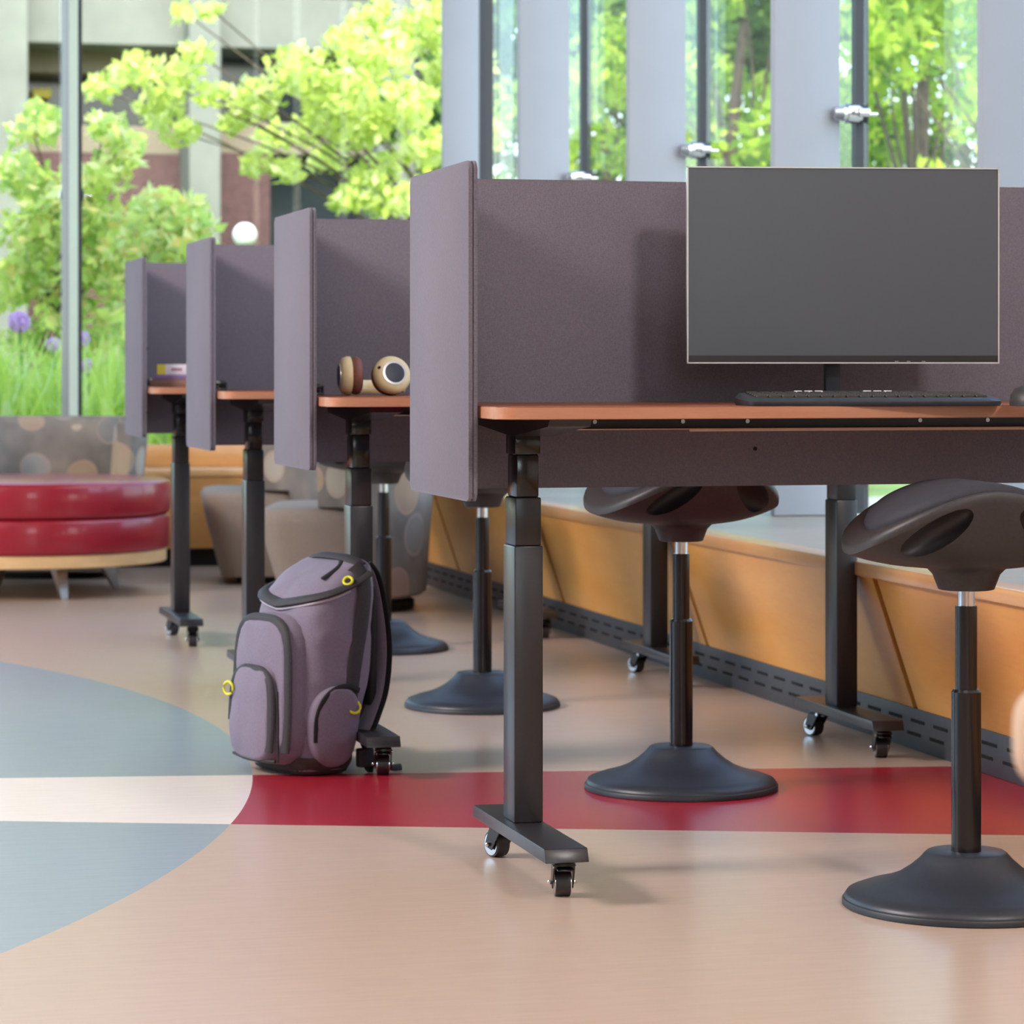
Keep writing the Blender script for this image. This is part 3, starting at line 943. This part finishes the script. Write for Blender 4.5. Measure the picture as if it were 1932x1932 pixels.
b = new(); ringed(b, [[(-0.11 + 0.0 * z, 0.05, z), (0.11, 0.05, z), (0.09, 0.07, z), (-0.09, 0.07, z)] for z in (0.010, 0.022)])
obj('media_strip', b, 'plasticblue', kb)
b = new()
for x in (-0.1035, -0.087, -0.0705, 0.007, 0.0235, 0.040):
    box(b, x, x + 0.0125, 0.0478, 0.0505, 0.0198, 0.0225, 0.0005, 1)
obj('media_key', b, 'keywhite', kb)
x, y = at(1944, 4.45)
ms = thing('computer_mouse', 'black computer mouse beside the keyboard at the picture edge', 'mouse', (x, y, 0.7525), -TH)
b = new()
prof = [(0.0, 1.0), (0.006, 1.02), (0.016, .97), (0.026, .78), (0.031, .45), (0.0325, .08)]
ringed(b, [[(0.031 * k * math.cos(a) * (1 - .1 * math.sin(a)), 0.055 * k * math.sin(a), z) for a in [2 * PI * i / 24 for i in range(24)]] for z, k in prof])
obj('body', b, 'plastic', ms)
b = new(); cyl(b, (-0.003, 0.025, 0.026), (0.003, 0.025, 0.026), 0.008, None, 14)
obj('scroll_wheel', b, 'tread', ms)

# ================================================================== HEADPHONES, BOOKS
hx, hy = at(714, 5.93)
hp = thing('headphones', 'cream and brown over-ear headphones with navy discs lying on the second desk', 'headphones', (hx, hy, 0.7525), -TH)
U = 5.93 / F
def cup(px, rz, ry, open_side):
    M = Matrix.Translation(((px - 714) * U, 0, 0.041)) @ Matrix.Rotation(rz, 4, 'Z') @ Matrix.Rotation(ry, 4, 'X')
    M2 = M @ Matrix.Rotation(PI / 2, 4, 'X')                 # lathe axis towards -Y = outer face
    b = new(); lathe(b, [(0.0, -0.004), (0.03, -0.004), (0.0395, 0.0), (0.0395, 0.008), (0.036, 0.016), (0.028, 0.021), (0.001, 0.0215)], seg=32, M=M2)
    c = obj('ear_cup', b, 'phonecream', hp)
    b = new(); lathe(b, [(0.0225, 0.0200), (0.0225, 0.0228), (0.019, 0.0236), (0.001, 0.0238)], seg=32, M=M2)
    obj('disc', b, 'navy', c)
    b = new(); lathe(b, [(0.0225, 0.019), (0.0255, 0.019), (0.0255, 0.0228), (0.0225, 0.0232)], seg=32, M=M2)
    obj('disc_ring', b, 'bezel', c)
    b = new()
    t = bmesh.new(); tube(t, [(0.0275 * math.cos(a), 0.0275 * math.sin(a), -0.012) for a in [2 * PI * i / 28 for i in range(28)]], 0.0115, 10, True)
    merge(b, t, M2)
    obj('ear_pad', b, 'phonebrown', c)
    b = new(); t = bmesh.new(); cyl(t, (0, 0, -0.006), (0, 0, -0.003), 0.026); merge(b, t, M2)
    obj('speaker_cloth', b, 'navy', c)
    b = new(); t = bmesh.new(); cyl(t, (-0.031, 0.012, 0.010), (-0.031, 0.012, 0.0215), 0.0028, None, 8); merge(b, t, M2)
    obj('port', b, 'slot', c)
cup(660, math.radians(-78), 0.0, 1)
cup(738, math.radians(22), math.radians(-16), -1)
b = new()
pts = smoothpath([((662 - 714) * U, 0.015, 0.03), ((655 - 714) * U, 0.06, 0.022), ((672 - 714) * U, 0.13, 0.018), (0, 0.155, 0.018), ((745 - 714) * U, 0.13, 0.018), ((760 - 714) * U, 0.07, 0.022), ((745 - 714) * U, 0.02, 0.034)], 6)
tube(b, pts, 0.014, 10, False, 0.3, [(p.x, p.y - 0.07, 0.0) for p in pts])
obj('headband', b, 'phonecream', hp)

bx, by = at(322, 8.55)
bkx = [('yellow-spined white paperback topping the book stack on the last desk', 'bookwhite', 0.030, 0.0, 0.014, 'bookyellow'),
       ('purple paperback in the middle of the book stack', 'bookpurple', 0.013, 0.03, 0.0, None), ('brown thin book at the bottom of the book stack', 'bookbrown', 0.022, -0.02, -0.006, None)]
z = 0.7525
for lab, m, hgt, rot, dx, sp in reversed(bkx):
    k = thing('book', lab, 'book', (bx + dx + 0.055, by, z), -TH + rot, 'books on the last desk')
    b = new(); box(b, -0.1, 0.1, -0.066, 0.07, 0, 0.0018); box(b, -0.1, 0.1, -0.066, 0.07, hgt - 0.0018, hgt); box(b, -0.1, 0.1, -0.068, -0.0655, 0, hgt, 0.0008)
    cv = obj('cover', b, m, k)
    b = new(); box(b, -0.098, 0.098, -0.0655, 0.068, 0.0018, hgt - 0.0018)
    obj('pages', b, 'paper', k, flat=True)
    if sp:
        b = new(); box(b, -0.1002, -0.076, -0.0688, -0.0678, 0.0, hgt)
        obj('spine_label', b, sp, cv, flat=True)
        b = new()
        for i in range(4):
            box(b, -0.058 + i * 0.008, -0.0525 + i * 0.008, -0.0688, -0.0679, 0.011, 0.019)
        obj('lettering', b, 'inkred', cv, flat=True)
    z += hgt + 0.0003

# ================================================================== WOBBLE STOOLS
def carved(bm, cutters):
    """Subtract closed cutter meshes and return a new bmesh."""
    def tmp(x):
        bmesh.ops.recalc_face_normals(x, faces=x.faces)
        me = bpy.data.meshes.new('tmp'); x.to_mesh(me); x.free()
        o = bpy.data.objects.new('tmp', me); COL.objects.link(o)
        return o
    a = tmp(bm)
    cs = [tmp(c) for c in cutters]
    for c in cs:
        md = a.modifiers.new('cut', 'BOOLEAN'); md.operation = 'DIFFERENCE'; md.object = c; md.solver = 'EXACT'
    dg = bpy.context.evaluated_depsgraph_get()
    out = bmesh.new()
    out.from_mesh(a.evaluated_get(dg).to_mesh())
    for o in [a] + cs:
        bpy.data.objects.remove(o, do_unlink=True)
    return out

stool = thing('wobble_stool', 'black wobble stool in front of the monitor desk, its seat cut by the picture edge', 'stool', (0, 0, 0), group='wobble stools')
b = new(); lathe(b, [(0.001, 0.0), (0.178, 0.0), (0.184, 0.006), (0.184, 0.012), (0.179, 0.019), (0.160, 0.026), (0.130, 0.034), (0.105, 0.044), (0.085, 0.057), (0.070, 0.070), (0.062, 0.079), (0.058, 0.082), (0.001, 0.082)], seg=72)
bs_ = obj('base', b, 'plasticblue', stool, 55)
b = new(); lathe(b, [(0.1842, 0.0005), (0.1865, 0.001), (0.1865, 0.008), (0.1842, 0.0115)], seg=72)
obj('rubber_rim', b, 'rubber', bs_, 60)
b = new(); cyl(b, (0, 0, 0.081), (0, 0, 0.322), 0.0225, None, 32); cyl(b, (0, 0, 0.3215), (0, 0, 0.326), 0.0222, 0.0195, 32)
post = obj('post', b, 'blackgloss', stool, 30)
b = new(); cyl(b, (0, 0, 0.325), (0, 0, 0.452), 0.0165, None, 28)
obj('gas_lift_sleeve', b, 'blackgloss', post, 30)
b = new(); cyl(b, (0, 0, 0.451), (0, 0, 0.49), 0.0128, None, 28)
obj('gas_lift_rod', b, 'chrome', post, 30)
# saddle seat
SA, SB = 0.184, 0.160
def rimr(a):
    return 1.0 / ((abs(math.cos(a)) / SA) ** 2.5 + (abs(math.sin(a)) / SB) ** 2.5) ** (1 / 2.5)
def rimz(a):
    return 0.630 - 0.085 * math.cos(a) ** 2
N = 72
A = [2 * PI * i / N for i in range(N)]
b = new()
rings = [[(0.038 * math.cos(a), 0.038 * math.sin(a), 0.476) for a in A], [(0.042 * math.cos(a), 0.042 * math.sin(a), 0.477) for a in A], [(0.051 * math.cos(a), 0.051 * math.sin(a), 0.500) for a in A], [(0.060 * math.cos(a), 0.060 * math.sin(a), 0.509) for a in A]]
for t in (0.45, 0.55, 0.65, 0.75, 0.84, 0.91, 0.96, 0.99, 1.0):
    rr = []
    for a in A:
        c2 = abs(math.cos(a)) ** 2
        p = 2.0 * c2 + 2.4 * (1 - c2)
        u = (t - 0.36) / 0.64
        rr.append((rimr(a) * t * math.cos(a), rimr(a) * t * math.sin(a), 0.511 + (rimz(a) - 0.014 - 0.511) * u ** p))
    rings.append(rr)
for t, dz in ((1.003, 0.006), (0.995, 0.001), (0.96, -0.002), (0.85, 0.0), (0.7, 0.0), (0.5, 0.0), (0.2, 0.0), (0.02, 0.0)):
    rings.append([(rimr(a) * t * math.cos(a), rimr(a) * t * math.sin(a), 0.612 + (rimz(a) - 0.612) * t ** 2 - dz) for a in A])
ringed(b, rings)
cut = []
for s in (-1, 1):
    for q in (-1,):
        c = new()
        M = Matrix.Translation((s * 0.082, q * 0.124, 0.569)) @ Matrix.Rotation(s * math.radians(30), 4, 'Z') @ Matrix.Rotation(s * math.radians(33), 4, 'Y')
        blob(c, (0, 0, 0), (0.064, 0.036, 0.023), 24, M)
        cut.append(c)
seat = obj('seat', carved(b, cut), 'plastic', stool, 50)
b = new()
rings = []
for t, dz in ((0.80, -0.006), (0.82, 0.004), (0.80, 0.012), (0.74, 0.018), (0.55, 0.024), (0.3, 0.028), (0.02, 0.029)):
    rings.append([(rimr(a) * t * math.cos(a), rimr(a) * t * math.sin(a), 0.612 + (rimz(a) - 0.612) * t ** 2 + dz) for a in A])
ringed(b, rings)
obj('cushion', b, 'cushion', seat, 50)

x, y = at(1823, 4.40)
stool.location = (x, y, 0); stool.rotation_euler = (0, 0, math.radians(-6))
for px, D, rz, lab in ((1285, 5.62, math.radians(12), 'black wobble stool between monitor desk and headphones desk, base on the red band'),
                       (910, 6.97, math.radians(30), 'black wobble stool behind the near desk leg, base on tan floor'),
                       (724, 8.36, math.radians(-20), 'black wobble stool behind the backpack, its long chrome rod showing')):
    x, y = at(px, D)
    copytree(stool, (x, y, 0), rz, lab)
# the stool by the backpack is raised: its chrome rod shows

# ================================================================== BACKPACK
bx, by = at(576, 5.89)
bag = thing('backpack', 'lavender-grey backpack with dark zips and yellow pulls on the floor by a desk leg', 'backpack', (bx, by, 0.0), math.radians(-70))
ZL = [0.0, 0.012, 0.05, 0.12, 0.20, 0.27, 0.315, 0.345, 0.372, 0.398, 0.415, 0.424]
YFt = [-0.070, -0.080, -0.084, -0.086, -0.082, -0.074, -0.066, -0.055, -0.030, 0.006, 0.040, 0.062]
YBk = [0.050, 0.056, 0.062, 0.080, 0.100, 0.106, 0.110, 0.112, 0.112, 0.108, 0.100, 0.086]
HW = [0.100, 0.115, 0.124, 0.131, 0.131, 0.130, 0.128, 0.126, 0.122, 0.116, 0.108, 0.094]
def prof(z):
    return (np.interp(z, ZL, YFt), np.interp(z, ZL, YBk), np.interp(z, ZL, HW))
NE = 3.6
def bagpt(a, z, off=0.0):
    """Point on the bag's skin at angle a (0 = right side, -90 deg = front) and height z."""
    yf, yb, w = prof(z)
    c, s = math.cos(a), math.sin(a)
    k = 1.0 / (abs(c) ** NE + abs(s) ** NE) ** (1 / NE)
    d = (yb - yf) / 2
    return Vector(((w + off) * c * k, (yf + yb) / 2 + (d + off) * s * k, z))
def sidept(y, z, off=0.0):
    """Point on the right side at depth y and height z."""
    yf, yb, w = prof(z)
    d = (yb - yf) / 2
    q = min(0.98, abs((y - (yf + yb) / 2) / d))
    return Vector((w * (1 - q ** NE) ** (1 / NE) + off, y, z))
from mathutils import noise as mnoise
def crease(p, amp=0.004):
    v = mnoise.noise(p * 14) * amp + mnoise.noise(p * 34 + Vector((3, 1, 2))) * amp * 0.4
    return v + (0.6 * amp) * math.sin(90 * p.y + 50 * p.z + 3 * mnoise.noise(p * 9)) * max(0, mnoise.noise(p * 6 + Vector((9, 0, 0))))
nb = 72
b = new()
rings = []
for z in np.concatenate([np.linspace(0.002, 0.34, 40), np.linspace(0.345, 0.424, 16)]):
    rr = []
    for i in range(nb):
        p = bagpt(2 * PI * i / nb, z)
        d = Vector((p.x, p.y * 1.3, 0)).normalized()
        rr.append(p + d * crease(p, 0.0065) * min(1, z / 0.05))
    rings.append(rr)
ringed(b, rings)
body = obj('main_compartment', b, 'bag', bag, 60)
b = new()
ringed(b, [[bagpt(2 * PI * i / 60, z, o) for i in range(60)] for z, o in ((0.0, -0.004), (0.004, 0.003), (0.026, 0.004), (0.036, 0.003), (0.038, -0.003))])
obj('base_panel', b, 'bagbase', bag, 50)

def pocket(name, z0, z1, w0, w1, y_out, y_in, parent, n=4.5):
    """Puffed pocket on the front: rounded slab."""
    b = new()
    seg, m = 40, 12
    rings = []
    for j in range(m + 1):
        t = j / m
        puff = 1 - (1 - t) ** 3
        rr = []
        for i in range(seg):
            a = 2 * PI * i / seg
            c, s = math.cos(a), math.sin(a)
            k = 1.0 / (abs(c) ** n + abs(s) ** n) ** (1 / n)
            sc = 1.0 - 0.20 * t ** 3
            if j == m: sc = 0.3
            zc, zh = (z0 + z1) / 2, (z1 - z0) / 2
            zz = zc + zh * s * k * sc
            ww = (w0 + (w1 - w0) * (zz - z0) / (z1 - z0)) * c * k * sc
            yy = y_in + (y_out - y_in) * (0.0 + min(1, t * 1.15)) + 0.10 * (zz - zc) * 0.35 + (-0.006 if j == m else 0)
            p = Vector((ww, yy, zz))
            p.y += crease(p, 0.004)
            rr.append(p)
        rings.append(rr)
    ringed(b, rings)
    return obj(name, b, 'bag', parent, 60)
p1 = pocket('front_pocket', 0.018, 0.318, 0.117, 0.106, -0.110, -0.055, bag)
p2 = pocket('lower_pocket', 0.022, 0.222, 0.088, 0.078, -0.132, -0.085, bag)

def zipband(name, pts, r, m, parent, nrm, squash=0.35):
    b = new()
    P = smoothpath(pts, 5)
    tube(b, P, r, 10, False, squash, nrm)
    return obj(name, b, m, parent, 60)
# arch zips on the two front pockets
def yat(y_out, z0, z1, z): return y_out + 0.035 * (z - (z0 + z1) / 2)
arch = [(x, yat(-0.110, 0.018, 0.318, z) + 0.006 - 0.006 * 0, z) for x, z in ((0.096, 0.05), (0.099, 0.11), (0.098, 0.18), (0.094, 0.24), (0.080, 0.283), (0.050, 0.303), (0.0, 0.306), (-0.05, 0.303), (-0.082, 0.285), (-0.095, 0.24), (-0.098, 0.18), (-0.098, 0.11))]
zipband('front_zip', [(x * 1.03, y + 0.004, z * 1.0) for x, y, z in arch], 0.0125, 'bagdark', p1, (0.35, -1, 0.25), 0.45)
arch2 = [(x, yat(-0.132, 0.022, 0.222, z) + 0.004, z) for x, z in ((0.070, 0.05), (0.074, 0.10), (0.072, 0.15), (0.062, 0.188), (0.036, 0.205), (0.0, 0.207), (-0.036, 0.205), (-0.062, 0.188), (-0.072, 0.15), (-0.074, 0.10))]
zipband('lower_zip', [(x * 1.06, y + 0.004, z) for x, y, z in arch2], 0.0105, 'bagdark', p2, (0.35, -1, 0.25), 0.5)
b = new()
for x in (-1, 1):
    tube(b, smoothpath([(x * 0.085, -0.112, 0.03), (x * 0.09, -0.115, 0.1), (x * 0.084, -0.113, 0.17)], 4), 0.0022, 6)
tube(b, smoothpath([(-0.085, -0.118, 0.032), (0, -0.128, 0.029), (0.085, -0.118, 0.032)], 4), 0.003, 6)
obj('seam_piping', b, 'bagdark', p2)
# horseshoe zip over the top opening
pts = []
for i in range(25):
    t = -1 + 2 * i / 24
    z = 0.338 + 0.060 * abs(t) ** 1.4
    pts.append(bagpt(math.radians(-90 + 112 * t), z, 0.003))
zipband('main_zip', pts, 0.0138, 'bagdark', body, (0, -0.45, 0.9), 0.5)
pts = []
for i in range(25):
    t = -0.75 + 1.5 * i / 24
    pts.append(bagpt(math.radians(-90 + 112 * t), 0.326 + 0.060 * abs(t) ** 1.4, 0.002))
zipband('zip_piping', pts, 0.003, 'piping', body, (0, -0.45, 0.9), 1.0)
# top flap folds and handle
b = new(); P = smoothpath([(-0.09, 0.070, 0.421), (-0.05, 0.066, 0.427), (0, 0.064, 0.428), (0.05, 0.064, 0.427), (0.09, 0.064, 0.421), (0.106, 0.066, 0.414)], 6)
tube(b, P, 0.014, 8, False, 0.3, (0, -0.3, 1))
obj('grab_handle', b, 'bagdark', bag)
b = new(); tube(b, smoothpath([(0.085, -0.01, 0.389), (0.075, 0.035, 0.412), (0.03, 0.062, 0.424), (-0.03, 0.062, 0.424)], 5), 0.0055, 8, False, 0.5, (0.3, -0.3, 1))
obj('top_zip', b, 'bagblack', bag)
# compression strap and side pocket
S_ = [(0.050, 0.414), (0.062, 0.392), (0.062, 0.355), (0.053, 0.30), (0.040, 0.24), (0.031, 0.19), (0.026, 0.150)]
pts = [sidept(y, z, 0.003) for y, z in S_]
zipband('compression_strap', pts, 0.0165, 'bagdark', bag, (1, 0, 0.1), 0.22)
sp = new()
rings = []
for j in range(9):
    t = j / 8
    rr = []
    for i in range(32):
        a = 2 * PI * i / 32
        yy = -0.006 + 0.058 * math.cos(a) * (1 - 0.35 * t ** 3) * (0.25 if j == 8 else 1)
        zz = 0.098 + 0.082 * math.copysign(abs(math.sin(a)) ** 0.8, math.sin(a)) * (1 - 0.2 * t ** 3) * (0.25 if j == 8 else 1)
        p = sidept(yy, zz, -0.006 + 0.020 * (1 - (1 - t) ** 2))
        p.x += crease(p, 0.004)
        rr.append(p)
    rings.append(rr)
ringed(sp, rings)
spo = obj('side_pocket', sp, 'bag', bag, 60)
pts = [sidept(y, z, 0.011) for y, z in ((-0.052, 0.07), (-0.052, 0.115), (-0.040, 0.150), (-0.016, 0.172), (0.018, 0.178), (0.042, 0.168))]
zipband('pocket_edging', pts, 0.006, 'bagblack', spo, (1, 0, 0.1), 0.4)
# shoulder straps on the back
for s in (-1, 1):
    b = new()
    P = smoothpath([(s * 0.055, 0.094, 0.412), (s * 0.062, 0.112, 0.385), (s * 0.070, 0.124, 0.32), (s * 0.082, 0.126, 0.24), (s * 0.092, 0.112, 0.16), (s * 0.100, 0.086, 0.105), (s * 0.102, 0.064, 0.07)], 6)
    tube(b, P, 0.026, 10, False, 0.28, (0, 1, 0.1))
    st = obj('shoulder_strap', b, 'bag', bag, 60)
    b = new(); tube(b, [p + Vector((s * 0.004, 0.012, 0)) for p in P], 0.025, 10, False, 0.22, (0, 1, 0.1))
    obj('strap_backing', b, 'bagblack', st, 60)
    b = new(); tube(b, smoothpath([(s * 0.102, 0.068, 0.072), (s * 0.106, 0.078, 0.045), (s * 0.11, 0.078, 0.012), (s * 0.12, 0.088, 0.006)], 5), 0.009, 8, False, 0.3, (s, 0.3, 0))
    obj('adjuster_webbing', b, 'bagblack', st)
b = new()
ringed(b, [[(x, y, z) for x, y in ((-0.105, 0.090), (0.105, 0.090), (0.105, 0.106), (-0.105, 0.106))] for z in (0.13, 0.37)])
bmesh.ops.bevel(b, geom=b.edges[:], offset=0.006, segments=3, profile=0.5, affect='EDGES')
obj('back_pad', b, 'bagblack', bag)
b = new(); box(b, 0.112, 0.13, 0.05, 0.085, 0.012, 0.05, 0.004); tube(b, smoothpath([(0.122, 0.07, 0.04), (0.128, 0.10, 0.02), (0.13, 0.125, 0.008), (0.125, 0.15, 0.006)], 4), 0.007, 8, False, 0.35, (1, 0, 0.3))
obj('bottom_buckle', b, 'bagdark', bag)
def pull(c, r, axis, a0, a1):
    b = new()
    u, v = frame_of(axis)
    P = [Vector(c) + (u * math.cos(a) + v * math.sin(a)) * r for a in np.linspace(a0, a1, 14)]
    tube(b, P, 0.0028, 8)
    return obj('zip_pull', b, 'yellow', bag)
pull(sidept(0.030, 0.136, 0.012), 0.0125, (1, -0.2, 0.3), 0, 2 * PI)
pull(bagpt(math.radians(-20), 0.386, 0.008), 0.009, (0.6, -0.6, 0.6), 0, 2 * PI)
pull((-0.072, -0.137, 0.165), 0.013, (0.3, -1, 0), 0, 2 * PI)

# ================================================================== RED OTTOMAN
ox, oy = at(55, 10.47)
ot = thing('round_ottoman', 'round red vinyl ottoman with a pale wood base and silver legs', 'ottoman', (ox, oy, 0), 0.2)
def disc(r, z0, z1, e):
    return [(0.001, z0), (r - e, z0), (r - e * .3, z0 + e * .3), (r, z0 + e), (r, z1 - e), (r - e * .3, z1 - e * .3), (r - e, z1), (0.001, z1 + 0.004)]
b = new(); lathe(b, disc(0.500, 0.160, 0.284, 0.014), seg=80); obj('lower_cushion', b, 'redvinyl', ot, 50)
b = new(); lathe(b, disc(0.503, 0.285, 0.408, 0.016), seg=80); obj('upper_cushion', b, 'redvinyl', ot, 50)
b = new(); lathe(b, [(0.001, 0.115), (0.487, 0.115), (0.490, 0.118), (0.490, 0.157), (0.487, 0.160), (0.001, 0.160)], seg=80); obj('base_ring', b, 'birch', ot, 40)
for k in range(4):
    a = math.radians(-102 + 90 * k) - 0.2 + math.radians(28)
    d = Vector((math.cos(a), math.sin(a), 0))
    b = new()
    ringed(b, [[(d * q + Vector((-d.y, d.x, 0)) * s * w + Vector((0, 0, z))) for q, s in ((r0, -1), (r1, -1), (r1, 1), (r0, 1))] for z, r0, r1, w in ((0.115, 0.25, 0.31, 0.022), (0.06, 0.29, 0.33, 0.017), (0.002, 0.325, 0.345, 0.013), (0.0, 0.325, 0.345, 0.013))])
    obj('leg', b, 'steel', ot)

# ================================================================== TUB CHAIRS
def tub_chair(label, loc, rz):
    t = thing('tub_chair', label, 'armchair', loc, rz, 'tub lounge chairs')
    # taupe seat block, front at -y, tapering to the floor
    b = new()
    rings = []
    for z, k, e in ((0.03, 0.80, 0), (0.05, 0.815, 0), (0.12, 0.86, 0), (0.22, 0.93, 0), (0.29, 0.97, 0), (0.325, 0.985, 0), (0.343, 0.955, 0), (0.349, 0.90, 0), (0.352, 0.6, 0), (0.353, 0.05, 0)):
        rings.append([(x * k, 0.08 + (y - 0.08) * k, z) for x, y in rrect(-0.33, 0.33, -0.36, 0.08, 0.10, 8)])
    ringed(b, rings)
    obj('seat', b, 'taupe', t, 60)
    # patterned shell wrapping sides and back
    b = new()
    rings = []
    n = 60
    for i in range(n + 1):
        q = -1 + 2 * i / n
        a = math.radians(90 + 122 * q)
        lift = max(0.0, (abs(q) - 0.62) / 0.38)
        zb = 0.05 + 0.30 * min(1, lift * 4.0)
        zt = 0.615 - 0.05 * max(0, abs(q) - 0.6)
        endk = 1 - 0.9 * max(0, (abs(q) - 0.97) / 0.03)
        rr = []
        for sx, sz in ((0, 0), (0.25, 0), (0.75, 0), (1, 0.02), (1, 0.3), (1, 0.6), (1, 0.93), (0.8, 0.99), (0.5, 1.0), (0.2, 0.99), (0, 0.93), (0, 0.6), (0, 0.3)):
            z = zb + (zt - zb) * sz
            ro = 0.318 + 0.062 * (z / 0.615)
            ri = ro - 0.085
            rad = ri + (ro - ri) * (0.5 + (sx - 0.5) * endk)
            rr.append((rad * math.cos(a), 0.0 + rad * math.sin(a) * 0.98, z))
        rings.append(rr)
    ringed(b, rings)
    obj('backrest', b, 'circles', t, 50)
    b = new(); lathe(b, [(0.001, 0.0), (0.20, 0.0), (0.21, 0.006), (0.21, 0.03), (0.001, 0.031)], seg=40)
    obj('swivel_base', b, 'toe', t)
    return t
x, y = at(98, 11.36)
ca = tub_chair('circle patterned tub chair behind the red ottoman, its low back against the far glass', (x, y, 0), -TH)
ca.children[0].scale = (1, 0.8, 1)
x, y = at(677, 9.8)
cc = copytree(ca, (x, y, 0), -TH - PI / 2, 'circle patterned tub chair with a taupe seat, seen side on behind the backpack')
cc.scale = (1.0, 0.89, 1.0)
x, y = at(536, 11.1)
cd = copytree(ca, (x, y, 0), -TH - PI / 2 + 0.12, 'taupe tub chair in front of the maple bench, behind the third desk leg')

cd.scale = (1.0, 0.89, 1.0)
# ================================================================== CHAIR ARM AT THE PICTURE EDGE
x, y = at(1905, 1.95)
ac = thing('cream_armchair', 'out of focus cream armchair, only its rounded arm showing at the picture edge', 'armchair', (x, y, 0), -TH - 0.75)
b = new()
rings = []
for yy, k in ((-0.02, 0.55), (-0.008, 0.85), (0.0, 1.0), (0.25, 1.0), (0.45, 1.0)):
    rings.append([(0.052 + 0.050 * k * math.copysign(abs(math.cos(a)) ** 0.6, math.cos(a)), yy, 0.567 + 0.035 * k * math.copysign(abs(math.sin(a)) ** 0.6, math.sin(a))) for a in [2 * PI * i / 32 for i in range(32)]])
ringed(b, rings)
obj('armrest', b, 'cream', ac, 60)
for s in (0,):
    b = new(); box(b, 0.05, 0.095, 0.36, 0.40, 0.0, 0.545, 0.008); obj('leg', b, 'birch', ac)
b = new(); box(b, 0.10, 0.62, 0.0, 0.5, 0.34, 0.46, 0.03, 3); obj('seat', b, 'cream', ac)
b = new(); box(b, 0.05, 0.67, 0.45, 0.55, 0.36, 0.62, 0.03, 3); obj('backrest', b, 'cream', ac)
b = new(); box(b, 0.62, 0.70, 0.0, 0.45, 0.54, 0.605, 0.03, 3); obj('armrest', b, 'cream', ac)
for xx, yy in ((0.66, 0.37), (0.66, 0.02), (0.14, 0.06)):
    b = new(); box(b, xx - 0.02, xx + 0.02, yy, yy + 0.04, 0.0, 0.37, 0.006); obj('leg', b, 'birch', ac)

SC.cycles.use_denoising = True
